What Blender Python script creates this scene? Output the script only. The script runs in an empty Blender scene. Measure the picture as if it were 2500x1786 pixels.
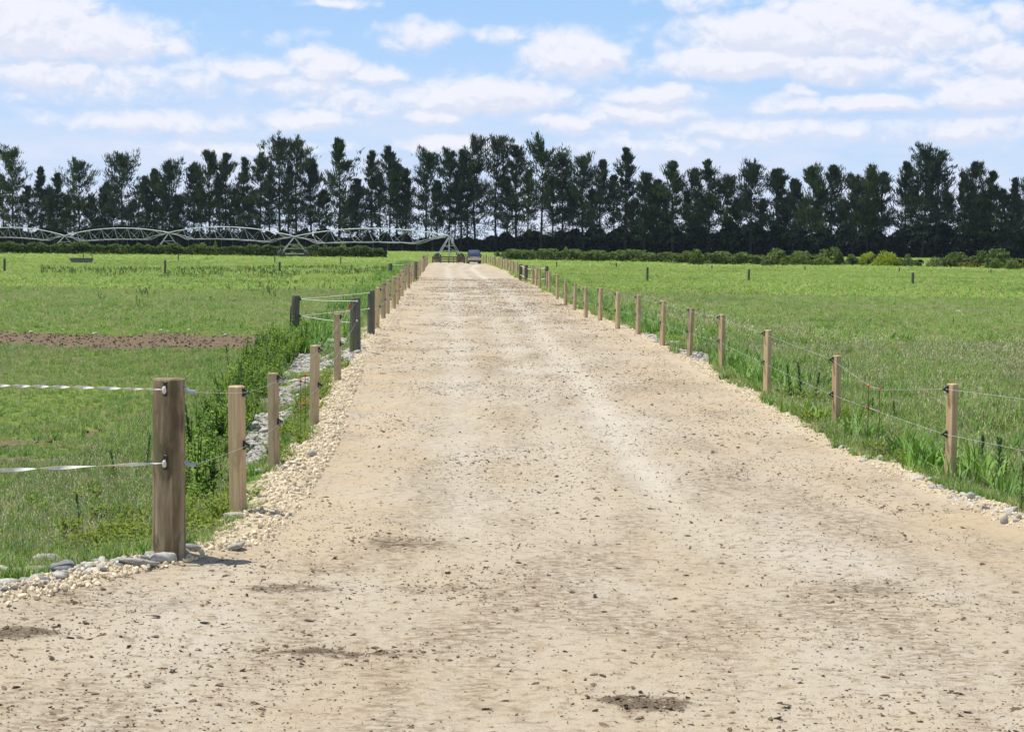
import bpy, math, random
import numpy as np
from mathutils import Vector, Matrix, Euler
sc = bpy.context.scene
COL = sc.collection
R = math.radians
rng = np.random.default_rng(7)
random.seed(7)

# ------------------------------------------------------------------ camera
CAM_H, FPX, PW, PH = 2.6, 4200.0, 2500.0, 1786.0
PITCH, ROLL = math.atan((PH/2-594)/FPX), R(0.70)
cam_d = bpy.data.cameras.new('camera'); cam = bpy.data.objects.new('camera', cam_d); COL.objects.link(cam)
cam_d.sensor_fit = 'HORIZONTAL'; cam_d.sensor_width = 36; cam_d.lens = FPX/PW*36
cam_d.clip_start = 0.1; cam_d.clip_end = 20000
cam_m = (Matrix.Rotation(R(90)-PITCH, 3, 'X') @ Matrix.Rotation(ROLL, 3, 'Z'))
cam.matrix_world = Matrix.Translation((0, 0, CAM_H)) @ cam_m.to_4x4()
sc.camera = cam
CM = np.array(cam_m)

# ------------------------------------------------------------------ light
SUN_EL, SUN_AZ = R(69), R(-80)          # azimuth from +Y, negative = towards -X (left, a little beyond the scene)
EXPOSURE = 0.0
SKY_STRENGTH = 0.1
sun_d = bpy.data.lights.new('sun', 'SUN'); sun_d.energy = 4.7; sun_d.angle = R(0.53); sun_d.color = (1, .955, .88)
sun = bpy.data.objects.new('sun', sun_d); COL.objects.link(sun)
sdir = Vector((math.cos(SUN_EL)*math.sin(SUN_AZ), math.cos(SUN_EL)*math.cos(SUN_AZ), math.sin(SUN_EL)))
sun.rotation_euler = sdir.to_track_quat('Z', 'Y').to_euler(); sun.location = (-40, 10, 60)
sc.view_settings.view_transform = 'Standard'; sc.view_settings.look = 'None'
sc.view_settings.exposure = EXPOSURE; sc.view_settings.gamma = 1; sc.view_settings.use_curve_mapping = False
sc.render.engine = 'CYCLES'
sc.cycles.max_bounces = 6; sc.cycles.diffuse_bounces = 3; sc.cycles.transmission_bounces = 4; sc.cycles.transparent_max_bounces = 8
sc.cycles.use_adaptive_sampling = True; sc.cycles.adaptive_threshold = 0.015
sc.cycles.use_denoising = True; sc.cycles.denoiser = 'OPENIMAGEDENOISE'; sc.cycles.denoising_input_passes = 'RGB_ALBEDO_NORMAL'; sc.cycles.denoising_prefilter = 'ACCURATE'

# ------------------------------------------------------------------ pixel (of a 2500 px wide frame) -> place
def ray(x, y):
    v = CM @ np.array([(x-PW/2)/FPX, -(y-PH/2)/FPX, -1.0])
    return v/np.linalg.norm(v)
def at_depth(x, y, Y):
    d = ray(x, y); t = Y/d[1]
    return np.array([d[0]*t, Y, CAM_H+d[2]*t])
def flat(x, y, z=0.0):
    d = ray(x, y); t = (z-CAM_H)/d[2]
    return d*t+np.array([0, 0, CAM_H])

# ------------------------------------------------------------------ noise
_tab = np.random.default_rng(3).random((256, 256))
def vnoise(x, y):
    x = np.asarray(x, float); y = np.asarray(y, float)
    xi = np.floor(x).astype(int); yi = np.floor(y).astype(int)
    fx = x-xi; fy = y-yi; fx = fx*fx*(3-2*fx); fy = fy*fy*(3-2*fy)
    a = _tab[xi & 255, yi & 255]; b = _tab[(xi+1) & 255, yi & 255]
    c = _tab[xi & 255, (yi+1) & 255]; d = _tab[(xi+1) & 255, (yi+1) & 255]
    return (a*(1-fx)+b*fx)*(1-fy)+(c*(1-fx)+d*fx)*fy
def fbm(x, y, o=4):
    s = 0; a = .5; n = 0
    for i in range(o):
        s = s+a*vnoise(x*2**i+17.3*i, y*2**i+5.1*i); n += a; a *= .5
    return s/n
def sstep(a, b, x):
    t = np.clip((np.asarray(x, float)-a)/(b-a), 0, 1); return t*t*(3-2*t)

# ------------------------------------------------------------------ lie of the land
LP = [(0, 1480), (363, 1386), (616, 1325), (704, 1232), (770, 1144), (820, 1045), (852, 968), (884, 885), (935, 806), (990, 722), (1023, 660), (1040, 643)]
RP = [(2500, 1293), (2310, 1221), (2090, 1122), (1925, 1034), (1815, 968), (1672, 880), (1540, 814), (1408, 757), (1320, 704), (1243, 666), (1199, 650)]
def edge(pts, far, near):
    p = np.array([flat(*q)[:2] for q in pts]); p = p[np.argsort(p[:, 1])]
    p = np.vstack([np.array(near), p, np.array(far)])
    return p[:, 1], p[:, 0]
YL, XL = edge(LP, [(-10.9, 226), (-11.3, 240)], [(-60, 10.6), (-9, 11.0), (-5.0, 11.6)])
YR, XR = edge(RP, [(-4.1, 226), (-4.6, 240)], [(60, 10.0), (9, 11.2), (5.7, 13.2)])
def road_u(X, Y):
    X = np.asarray(X, float); Y = np.asarray(Y, float)
    l = np.interp(Y, YL, XL); r = np.interp(Y, YR, XR)
    dl = (np.interp(Y+.4, YL, XL)-np.interp(Y-.4, YL, XL))/.8
    dr = (np.interp(Y+.4, YR, XR)-np.interp(Y-.4, YR, XR))/.8
    u = np.maximum((l-X)/np.sqrt(1+dl*dl), (X-r)/np.sqrt(1+dr*dr))
    u = u+((fbm(X*.9+3, Y*.6, 3)-.5)*.42+(vnoise(X*3.1, Y*2.6)-.5)*.14)*sstep(-2.5, -.6, u)*(1-sstep(.9, 1.6, u))
    return np.maximum(u, Y-226)
def gz(X, Y):
    u = road_u(X, Y); X = np.asarray(X, float); Y = np.asarray(Y, float)
    left = X < np.interp(Y, YL, XL)+1
    drop = np.where(left, .20, .12)*(1-sstep(60, 150, Y))
    z = -drop*sstep(.35, 1.3, u)
    z = z+.035*np.exp(-((u-.18)/.22)**2)
    z = z+sstep(2, 6, u)*.10*(fbm(X*.11, Y*.11, 2)-.5)*(1-sstep(80, 200, Y))
    return z
def at(x, y):
    z = 0.0
    for _ in range(12):
        p = flat(x, y, z); z = .5*z+.5*float(gz(p[0], p[1]))
    p = flat(x, y, z)
    return p
def soil(X, Y):
    X = np.asarray(X, float); Y = np.asarray(Y, float)
    n = fbm(X*.7+9, Y*.7, 3); n2 = fbm(X*.35+40, Y*.18+3, 3)
    s = sstep(43.2, 44.8, Y+(n-.5)*3)*(1-sstep(49.2, 51.5, Y+(n-.5)*4))*(1-sstep(-6.9, -5.8, X+(n-.5)*2))*(X < -2)
    s2 = np.exp(-((Y-21.6-(n-.5)*.6)/.22)**2)*(1-sstep(-4.5, -4.2, X+(n-.5)*.4))*(n2 > .42)
    s3 = sstep(.60, .68, n2)*sstep(.46, .6, n)*(X < -2)*sstep(15, 19, Y)*(1-sstep(36, 43, Y))*.8
    s5 = np.exp(-((X-6.3)/1.9)**2-((Y-81)/2.2)**2)*.75+np.exp(-((X-10.2)/1.0)**2-((Y-79)/1.2)**2)*.6
    s4 = sstep(.64, .72, n2)*(X > 2)*sstep(40, 50, Y)*.5
    return np.clip(np.maximum(np.maximum(np.maximum(s, s2), np.maximum(s3, s4)), s5*sstep(.3, .55, n)), 0, 1)

# ------------------------------------------------------------------ material helpers
def new_mat(name):
    m = bpy.data.materials.new(name); m.use_nodes = True
    nt = m.node_tree
    for n in list(nt.nodes): nt.nodes.remove(n)
    return m, nt
def N(nt, typ, **kw):
    n = nt.nodes.new(typ)
    for k, v in kw.items():
        if k.startswith('i_'):
            key = k[2:]
            key = int(key) if key.isdigit() else key.replace('_', ' ')
            n.inputs[key].default_value = v
        else: setattr(n, k, v)
    return n
def L(nt, a, b): nt.links.new(a, b)
def ramp(nt, fac, stops, interp='LINEAR'):
    n = nt.nodes.new('ShaderNodeValToRGB'); n.color_ramp.interpolation = interp
    e = n.color_ramp.elements
    while len(e) < len(stops): e.new(.5)
    for q, (p, c) in zip(e, stops):
        q.position = p; q.color = (*c, 1) if len(c) == 3 else c
    if fac is not None: L(nt, fac, n.inputs[0])
    return n.outputs[0]
def mixc(nt, fac, a, b, mode='MIX'):
    n = nt.nodes.new('ShaderNodeMix'); n.data_type = 'RGBA'; n.blend_type = mode
    for sock, v in ((n.inputs[0], fac), (n.inputs[6], a), (n.inputs[7], b)):
        if hasattr(v, 'is_linked'): L(nt, v, sock)
        elif isinstance(v, (int, float)): sock.default_value = v
        else: sock.default_value = (*v, 1) if len(v) == 3 else v
    return n.outputs[2]
def math_n(nt, op, a, b=None, clamp=False):
    n = nt.nodes.new('ShaderNodeMath'); n.operation = op; n.use_clamp = clamp
    for i, v in enumerate((a, b)):
        if v is None: continue
        if hasattr(v, 'is_linked'): L(nt, v, n.inputs[i])
        else: n.inputs[i].default_value = v
    return n.outputs[0]
def noise(nt, vec, scale, detail=4, rough=.55, dist=0, out=0):
    n = nt.nodes.new('ShaderNodeTexNoise')
    n.inputs['Scale'].default_value = scale; n.inputs['Detail'].default_value = detail
    n.inputs['Roughness'].default_value = rough; n.inputs['Distortion'].default_value = dist
    if vec is not None: L(nt, vec, n.inputs['Vector'])
    return n.outputs[out]
def mapping(nt, vec, scale=(1, 1, 1), loc=(0, 0, 0), rot=(0, 0, 0)):
    n = nt.nodes.new('ShaderNodeMapping')
    n.inputs['Scale'].default_value = scale; n.inputs['Location'].default_value = loc; n.inputs['Rotation'].default_value = rot
    L(nt, vec, n.inputs['Vector']); return n.outputs[0]
def sm(nt, v, a, b):
    n = nt.nodes.new('ShaderNodeMapRange'); n.interpolation_type = 'SMOOTHSTEP'
    L(nt, v, n.inputs[0]); n.inputs[1].default_value = a; n.inputs[2].default_value = b
    return n.outputs[0]
def bsdf_out(nt, col, rough=.8, bump=None, bstr=.5, bdist=.02, spec=.3, metal=0, transl=None, soft=0):
    b = nt.nodes.new('ShaderNodeBsdfPrincipled'); o = nt.nodes.new('ShaderNodeOutputMaterial')
    if hasattr(col, 'is_linked'): L(nt, col, b.inputs['Base Color'])
    else: b.inputs['Base Color'].default_value = (*col, 1)
    if hasattr(rough, 'is_linked'): L(nt, rough, b.inputs['Roughness'])
    else: b.inputs['Roughness'].default_value = rough
    b.inputs['Specular IOR Level'].default_value = spec; b.inputs['Metallic'].default_value = metal
    if bump is not None:
        bn = nt.nodes.new('ShaderNodeBump'); bn.inputs['Strength'].default_value = bstr; bn.inputs['Distance'].default_value = bdist
        L(nt, bump, bn.inputs['Height']); L(nt, bn.outputs[0], b.inputs['Normal'])
    if soft:                                       # blades of a sward share a softened, upward leaning normal
        ge = nt.nodes.new('ShaderNodeNewGeometry'); vm = nt.nodes.new('ShaderNodeVectorMath'); vm.operation = 'MULTIPLY_ADD'
        L(nt, ge.outputs['Normal'], vm.inputs[0]); vm.inputs[1].default_value = (1-soft,)*3; vm.inputs[2].default_value = (0, 0, soft)
        vn = nt.nodes.new('ShaderNodeVectorMath'); vn.operation = 'NORMALIZE'; L(nt, vm.outputs[0], vn.inputs[0]); L(nt, vn.outputs[0], b.inputs['Normal'])
    sh = b.outputs[0]
    if transl is not None:
        t = nt.nodes.new('ShaderNodeBsdfTranslucent'); mx = nt.nodes.new('ShaderNodeMixShader')
        mx.inputs[0].default_value = transl
        if hasattr(col, 'is_linked'):
            tc = mixc(nt, 1.0, col, (1.25, 1.2, .6), 'MULTIPLY'); L(nt, tc, t.inputs[0])
        else: t.inputs[0].default_value = (min(1, col[0]*1.25), min(1, col[1]*1.2), col[2]*.6, 1)
        L(nt, sh, mx.inputs[1]); L(nt, t.outputs[0], mx.inputs[2]); sh = mx.outputs[0]
    L(nt, sh, o.inputs[0])
    return b
def pos_of(nt): return nt.nodes.new('ShaderNodeNewGeometry').outputs['Position']
def obj_of(nt): return nt.nodes.new('ShaderNodeTexCoord').outputs['Object']
def rnd_of(nt): return nt.nodes.new('ShaderNodeObjectInfo').outputs['Random']
def simple(name, col, rough=.6, metal=0, var=.15, scale=8, spec=.3, bump=0):
    m, nt = new_mat(name)
    n = noise(nt, obj_of(nt), scale, 5)
    c = ramp(nt, n, [(.3, tuple(x*(1-var) for x in col)), (.7, tuple(min(1, x*(1+var)) for x in col))])
    bsdf_out(nt, c, rough, n if bump else None, bump, .01, spec, metal)
    return m

# ------------------------------------------------------------------ sky
def build_world():
    w = bpy.data.worlds.new('World'); sc.world = w; w.use_nodes = True
    nt = w.node_tree
    for n in list(nt.nodes): nt.nodes.remove(n)
    sky = N(nt, 'ShaderNodeTexSky', sky_type='NISHITA', sun_disc=False)
    sky.sun_elevation = SUN_EL; sky.sun_rotation = SUN_AZ; sky.air_density = 1.0; sky.dust_density = .3; sky.ozone_density = 2.0
    d = nt.nodes.new('ShaderNodeTexCoord').outputs['Generated']
    sep = nt.nodes.new('ShaderNodeSeparateXYZ'); L(nt, d, sep.inputs[0])
    az = math_n(nt, 'ARCTAN2', sep.outputs[0], sep.outputs[1])
    el = math_n(nt, 'ARCSINE', sep.outputs[2])
    K = 57.2958
    cmb = nt.nodes.new('ShaderNodeCombineXYZ')
    L(nt, math_n(nt, 'MULTIPLY', az, K), cmb.inputs[0]); L(nt, math_n(nt, 'MULTIPLY', el, K), cmb.inputs[1])
    P = cmb.outputs[0]                                     # degrees
    # blobs: x, y, rx, ry (px of the 2273 px wide view), weight
    blobs = [(40, 55, 190, 76, 1.), (215, 85, 150, 54, .95), (395, 105, 60, 28, .6), (70, 160, 160, 38, .75), (250, 185, 190, 45, .6),
             (430, 170, 110, 45, .55), (560, 155, 80, 28, .8), (715, 150, 80, 36, .95), (660, 195, 170, 30, .6), (830, 172, 70, 24, .8), (930, 78, 90, 34, .62),
             (1118, 80, 62, 20, .55), (640, 80, 70, 22, .35), (1060, 215, 190, 40, .95), (790, 230, 150, 30, .6), (960, 255, 70, 18, .75),
             (690, 262, 110, 24, .8), (1275, 130, 108, 52, 1.), (1190, 165, 90, 18, .4), (1740, 78, 235, 54, 1.), (1900, 45, 200, 58, 1.), (2060, 75, 160, 66, .8),
             (1650, 140, 190, 32, 1.), (1880, 150, 170, 34, .8), (2235, 130, 110, 40, .9), (2190, 205, 120, 36, .95), (2060, 170, 120, 26, .6),
             (1250, 272, 80, 28, .75), (1450, 212, 110, 22, .95), (1430, 250, 160, 26, .7), (1950, 228, 120, 20, .9), (1770, 235, 110, 22, .7), (1790, 205, 50, 18, .6),
             (1000, 320, 120, 22, .8), (330, 270, 260, 26, .62), (1700, 290, 330, 28, .6), (2160, 290, 150, 36, .6), (740, 5, 90, 14, .6), (1560, 5, 130, 20, .5), (560, 330, 240, 20, .5),
             (60, 215, 60, 14, .4), (1480, 320, 260, 22, .5), (2240, 30, 50, 34, .7)]
    grp = bpy.data.node_groups.new('cloud_cover', 'ShaderNodeTree')
    grp.interface.new_socket('P', in_out='INPUT', socket_type='NodeSocketVector')
    grp.interface.new_socket('D', in_out='OUTPUT', socket_type='NodeSocketFloat')
    gi = grp.nodes.new('NodeGroupInput'); go = grp.nodes.new('NodeGroupOutput')
    wn = noise(grp, mapping(grp, gi.outputs[0], (.55, 1.0, 1)), 1.0, 3, .5, out=1)
    off = grp.nodes.new('ShaderNodeVectorMath'); off.operation = 'MULTIPLY_ADD'
    L(grp, wn, off.inputs[0]); off.inputs[1].default_value = (1.7, .8, 0); off.inputs[2].default_value = (-.85, -.4, 0)
    pw = grp.nodes.new('ShaderNodeVectorMath'); pw.operation = 'ADD'; L(grp, gi.outputs[0], pw.inputs[0]); L(grp, off.outputs[0], pw.inputs[1])
    acc = None
    for (bx, by, rx, ry, wt) in blobs:
        v = ray(bx*1.1, by*1.1); a = math.degrees(math.atan2(v[0], v[1])); e = math.degrees(math.asin(v[2]))
        sx, sy = rx*1.1/FPX*57.3*1.42, ry*1.1/FPX*57.3*1.45
        m = grp.nodes.new('ShaderNodeVectorMath'); m.operation = 'MULTIPLY_ADD'
        L(grp, pw.outputs[0], m.inputs[0]); m.inputs[1].default_value = (1/sx, 1/sy, 0); m.inputs[2].default_value = (-a/sx, -e/sy, 0)
        ln = grp.nodes.new('ShaderNodeVectorMath'); ln.operation = 'LENGTH'; L(grp, m.outputs[0], ln.inputs[0])
        mr = grp.nodes.new('ShaderNodeMapRange'); mr.interpolation_type = 'SMOOTHSTEP'
        L(grp, ln.outputs['Value'], mr.inputs[0]); mr.inputs[1].default_value = 1.25; mr.inputs[2].default_value = .1; mr.inputs[3].default_value = 0; mr.inputs[4].default_value = wt
        acc = mr.outputs[0] if acc is None else math_n(grp, 'MAXIMUM', acc, mr.outputs[0])
    # clouds of the rest of the sky, outside the part the photograph shows
    gs = grp.nodes.new('ShaderNodeSeparateXYZ'); L(grp, gi.outputs[0], gs.inputs[0])
    away = math_n(grp, 'MAXIMUM', sm(grp, math_n(grp, 'ABSOLUTE', gs.outputs[0]), 17.5, 24), sm(grp, gs.outputs[1], 8.5, 12))
    gen = sm(grp, noise(grp, mapping(grp, gi.outputs[0], (.10, .22, 1), (3, 1, 0)), 1.0, 3, .5), .45, .75)
    acc = math_n(grp, 'ADD', acc, math_n(grp, 'MULTIPLY', gen, math_n(grp, 'MULTIPLY', away, .8)))
    fn = noise(grp, mapping(grp, gi.outputs[0], (1.0, 1.35, 1), (5, 2, 0)), 1.1, 8, .60, .35)
    s = math_n(grp, 'ADD', math_n(grp, 'MULTIPLY', acc, .80), math_n(grp, 'MULTIPLY', math_n(grp, 'SUBTRACT', fn, .5), .85))
    L(grp, s, go.inputs[0])
    def cover(vec):
        g = nt.nodes.new('ShaderNodeGroup'); g.node_tree = grp; L(nt, vec, g.inputs[0]); return g.outputs[0]
    d0 = cover(P)
    up = nt.nodes.new('ShaderNodeVectorMath'); up.operation = 'ADD'; L(nt, P, up.inputs[0]); up.inputs[1].default_value = (-.10, .26, 0)
    d1 = cover(up.outputs[0])
    dens = sm(nt, d0, .07, .60)
    veil = math_n(nt, 'MULTIPLY', sm(nt, el, .115, .015), sm(nt, noise(nt, mapping(nt, P, (.25, .9, 1), (8, 3, 0)), 1.0, 5, .6), .30, .66))
    # lit from above: thin towards the top edge = bright
    lit = sm(nt, math_n(nt, 'SUBTRACT', d0, d1), -.16, .12)
    k = 1/SKY_STRENGTH
    cc = mixc(nt, lit, tuple(x*k for x in (.765, .805, .945)), tuple(x*k for x in (.90, .92, 1.01)))
    blue = ramp(nt, el, [(0, (.66*k*.1, .80*k*.1, 1.03*k*.1)), (.06, (.56*k*.1, .75*k*.1, 1.04*k*.1)), (.14, (.41*k*.1, .67*k*.1, 1.05*k*.1)), (.6, (.12*k*.1, .30*k*.1, .72*k*.1)), (1, (.08*k*.1, .2*k*.1, .55*k*.1))])
    bl10 = mixc(nt, 1.0, blue, (10, 10, 10), 'MULTIPLY')
    base = mixc(nt, .12, bl10, sky.outputs[0])
    skyl = mixc(nt, sm(nt, el, .10, .35), base, sky.outputs[0])
    wv = mixc(nt, math_n(nt, 'MULTIPLY', veil, .9), skyl, tuple(x*k for x in (.77, .82, .985)))
    fin = mixc(nt, dens, wv, cc)
    bg = nt.nodes.new('ShaderNodeBackground'); bg.inputs[1].default_value = SKY_STRENGTH
    L(nt, fin, bg.inputs[0])
    out = nt.nodes.new('ShaderNodeOutputWorld'); L(nt, bg.outputs[0], out.inputs[0])
    w.cycles.sampling_method = 'MANUAL'; w.cycles.sample_map_resolution = 512
build_world()

# ------------------------------------------------------------------ mesh helpers
def mesh_np(name, V, faces=None, quads=None, tris=None, mats=(), mat_idx=None, smooth=False):
    """faces: list of index tuples, or quads (n,4) / tris (n,3) arrays"""
    me = bpy.data.meshes.new(name)
    if faces is not None:
        me.from_pydata([tuple(v) for v in V], [], faces)
    else:
        V = np.asarray(V, np.float32)
        idx = []; tot = []
        if quads is not None and len(quads): idx.append(np.asarray(quads, np.int32).ravel()); tot.append(np.full(len(quads), 4, np.int32))
        if tris is not None and len(tris): idx.append(np.asarray(tris, np.int32).ravel()); tot.append(np.full(len(tris), 3, np.int32))
        idx = np.concatenate(idx); tot = np.concatenate(tot)
        me.vertices.add(len(V)); me.vertices.foreach_set('co', V.ravel())
        me.loops.add(len(idx)); me.loops.foreach_set('vertex_index', idx)
        me.polygons.add(len(tot))
        st = np.concatenate([[0], np.cumsum(tot)[:-1]]).astype(np.int32)
        me.polygons.foreach_set('loop_start', st); me.polygons.foreach_set('loop_total', tot)
        me.update(calc_edges=True); me.validate()
    for m in mats: me.materials.append(m)
    if mat_idx is not None: me.polygons.foreach_set('material_index', np.asarray(mat_idx, np.int32))
    if smooth: me.polygons.foreach_set('use_smooth', np.ones(len(me.polygons), bool))
    me.update()
    return me
def obj(name, me, parent=None, loc=None, link=True):
    o = bpy.data.objects.new(name, me)
    if link: COL.objects.link(o)
    if parent is not None: o.parent = parent
    if loc is not None: o.location = loc
    return o
def tag(o, label=None, cat=None, group=None, kind=None):
    if label: o['label'] = label
    if cat: o['category'] = cat
    if group: o['group'] = group
    if kind: o['kind'] = kind
    return o
def empty(name, loc, label, cat, group=None, rz=0):
    o = bpy.data.objects.new(name, None); COL.objects.link(o); o.location = loc; o.rotation_euler = (0, 0, rz); o.empty_display_size = .2
    return tag(o, label, cat, group)
class MB:
    def __init__(s): s.V = []; s.F = []; s.M = []
    def add(s, V, F, m=0):
        b = len(s.V); s.V += [tuple(map(float, v)) for v in V]; s.F += [tuple(i+b for i in f) for f in F]; s.M += [m]*len(F); return s
    def box(s, c, size, rz=0, m=0, bev=0, top=1.0):
        x, y, z = size[0]/2, size[1]/2, size[2]/2
        if bev <= 0:
            P = [(-x, -y, -z), (x, -y, -z), (x, y, -z), (-x, y, -z), (-x*top, -y*top, z), (x*top, -y*top, z), (x*top, y*top, z), (-x*top, y*top, z)]
            F = [(3, 2, 1, 0), (4, 5, 6, 7), (0, 1, 5, 4), (1, 2, 6, 5), (2, 3, 7, 6), (3, 0, 4, 7)]
        else:
            b = bev; ring = [(-x+b, -y), (x-b, -y), (x, -y+b), (x, y-b), (x-b, y), (-x+b, y), (-x, y-b), (-x, -y+b)]
            P = [(px, py, -z) for px, py in ring]+[(px, py, z-b) for px, py in ring]+[(px*(1-b/x), py*(1-b/y), z) for px, py in ring]
            F = [tuple(range(7, -1, -1)), tuple(range(16, 24))]
            for r0 in (0, 8):
                for i in range(8): j = (i+1) % 8; F.append((r0+i, r0+j, r0+8+j, r0+8+i))
        ca, sa = math.cos(rz), math.sin(rz)
        s.add([(c[0]+p[0]*ca-p[1]*sa, c[1]+p[0]*sa+p[1]*ca, c[2]+p[2]) for p in P], F, m); return s
    def tube(s, pts, r, n=6, m=0, caps=True, closed=False):
        pts = [np.array(p, float) for p in pts]; rs = r if hasattr(r, '__len__') else [r]*len(pts)
        V = []; F = []; up0 = None
        for i, p in enumerate(pts):
            a = pts[max(i-1, 0)]; b = pts[min(i+1, len(pts)-1)]; t = b-a; t /= (np.linalg.norm(t)+1e-9)
            ref = np.array([0, 0, 1.]) if abs(t[2]) < .95 else np.array([1., 0, 0])
            if up0 is not None: ref = up0
            x = np.cross(ref, t); x /= (np.linalg.norm(x)+1e-9); y = np.cross(t, x); up0 = y
            for k in range(n):
                q = 2*math.pi*k/n; V.append(p+rs[i]*(math.cos(q)*x+math.sin(q)*y))
        for i in range(len(pts)-1):
            for k in range(n):
                j = (k+1) % n; F.append((i*n+k, i*n+j, (i+1)*n+j, (i+1)*n+k))
        if caps: F.append(tuple(range(n-1, -1, -1))); F.append(tuple((len(pts)-1)*n+k for k in range(n)))
        s.add(V, F, m); return s
    def lathe(s, prof, n=20, c=(0, 0, 0), m=0, sx=1, sy=1, wob=0, seed=0):
        r_ = random.Random(seed); ph = [r_.uniform(0, 6.3) for _ in range(4)]
        V = []; F = []
        for (r, z) in prof:
            for k in range(n):
                a = 2*math.pi*k/n; w = 1+wob*(math.sin(2*a+ph[0]+z*1.3)+.6*math.sin(3*a+ph[1]-z*2.2)+.5*math.sin(5*a+ph[2]+z*3.7))
                V.append((c[0]+r*w*math.cos(a)*sx, c[1]+r*w*math.sin(a)*sy, c[2]+z))
        for i in range(len(prof)-1):
            for k in range(n):
                j = (k+1) % n; F.append((i*n+k, i*n+j, (i+1)*n+j, (i+1)*n+k))
        F.append(tuple(range(n-1, -1, -1))); F.append(tuple((len(prof)-1)*n+k for k in range(n)))
        s.add(V, F, m); return s
    def mesh(s, name, mats, smooth=False):
        return mesh_np(name, s.V, faces=s.F, mats=mats, mat_idx=s.M, smooth=smooth)
    def build(s, name, mats, parent=None, loc=None, smooth=False):
        mats = mats if isinstance(mats, (list, tuple)) else [mats]
        return obj(name, s.mesh(name, mats, smooth), parent, loc)
ONES = ['', 'first', 'second', 'third', 'fourth', 'fifth', 'sixth', 'seventh', 'eighth', 'ninth', 'tenth', 'eleventh', 'twelfth', 'thirteenth', 'fourteenth', 'fifteenth', 'sixteenth', 'seventeenth', 'eighteenth', 'nineteenth']
TENS = {20: ('twentieth', 'twenty'), 30: ('thirtieth', 'thirty'), 40: ('fortieth', 'forty'), 50: ('fiftieth', 'fifty'), 60: ('sixtieth', 'sixty'), 70: ('seventieth', 'seventy'), 80: ('eightieth', 'eighty'), 90: ('ninetieth', 'ninety')}
def nth(n):
    if n < 20: return ONES[n]
    t = n//10*10; return TENS[t][0] if n == t else TENS[t][1]+'-'+ONES[n-t]

# ------------------------------------------------------------------ scattered stuff through geometry nodes
def scatter(name, pts, rot, scl, idx, protos, label=None, cat=None):
    """one stuff object: protos (meshes) set on points"""
    pc = bpy.data.collections.new(name+'_kinds')
    for i, me in enumerate(protos):
        o = bpy.data.objects.new('%s_kind_%02d' % (name, i), me); pc.objects.link(o)
    me = bpy.data.meshes.new(name); me.vertices.add(len(pts)); me.vertices.foreach_set('co', np.asarray(pts, np.float32).ravel())
    for nm, typ, arr in (('rot', 'FLOAT_VECTOR', rot), ('scl', 'FLOAT_VECTOR', scl)):
        a = me.attributes.new(nm, typ, 'POINT'); a.data.foreach_set('vector', np.asarray(arr, np.float32).ravel())
    a = me.attributes.new('kind_index', 'INT', 'POINT'); a.data.foreach_set('value', np.asarray(idx, np.int32))
    o = obj(name, me)
    g = bpy.data.node_groups.new(name+'_nodes', 'GeometryNodeTree')
    g.interface.new_socket('Geometry', in_out='INPUT', socket_type='NodeSocketGeometry')
    g.interface.new_socket('Geometry', in_out='OUTPUT', socket_type='NodeSocketGeometry')
    gi = g.nodes.new('NodeGroupInput'); go = g.nodes.new('NodeGroupOutput')
    ci = g.nodes.new('GeometryNodeCollectionInfo'); ci.inputs['Collection'].default_value = pc
    ci.inputs['Separate Children'].default_value = True; ci.inputs['Reset Children'].default_value = True
    ip = g.nodes.new('GeometryNodeInstanceOnPoints'); ip.inputs['Pick Instance'].default_value = True
    def na(nm, t):
        n = g.nodes.new('GeometryNodeInputNamedAttribute'); n.data_type = t; n.inputs['Name'].default_value = nm; return n.outputs['Attribute']
    L(g, gi.outputs[0], ip.inputs['Points']); L(g, ci.outputs[0], ip.inputs['Instance'])
    L(g, na('kind_index', 'INT'), ip.inputs['Instance Index'])
    e2r = g.nodes.new('FunctionNodeEulerToRotation'); L(g, na('rot', 'FLOAT_VECTOR'), e2r.inputs[0]); L(g, e2r.outputs[0], ip.inputs['Rotation'])
    L(g, na('scl', 'FLOAT_VECTOR'), ip.inputs['Scale']); L(g, ip.outputs[0], go.inputs[0])
    md = o.modifiers.new('scatter', 'NODES'); md.node_group = g
    tag(o, label, cat, kind='stuff')
    return o
def in_poly(X, Y, poly):
    X = np.asarray(X); Y = np.asarray(Y); c = np.zeros(X.shape, bool); n = len(poly)
    for i in range(n):
        x1, y1 = poly[i][:2]; x2, y2 = poly[(i+1) % n][:2]
        c ^= ((y1 > Y) != (y2 > Y)) & (X < (x2-x1)*(Y-y1)/(y2-y1+1e-12)+x1)
    return c
def poly_pts(px_poly, dens, rg):
    P = np.array([at(*q)[:2] for q in px_poly]); lo = P.min(0); hi = P.max(0)
    n = int(dens*(hi-lo).prod()); q = lo+rg.random((n, 2))*(hi-lo)
    return q[in_poly(q[:, 0], q[:, 1], P)]

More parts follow.
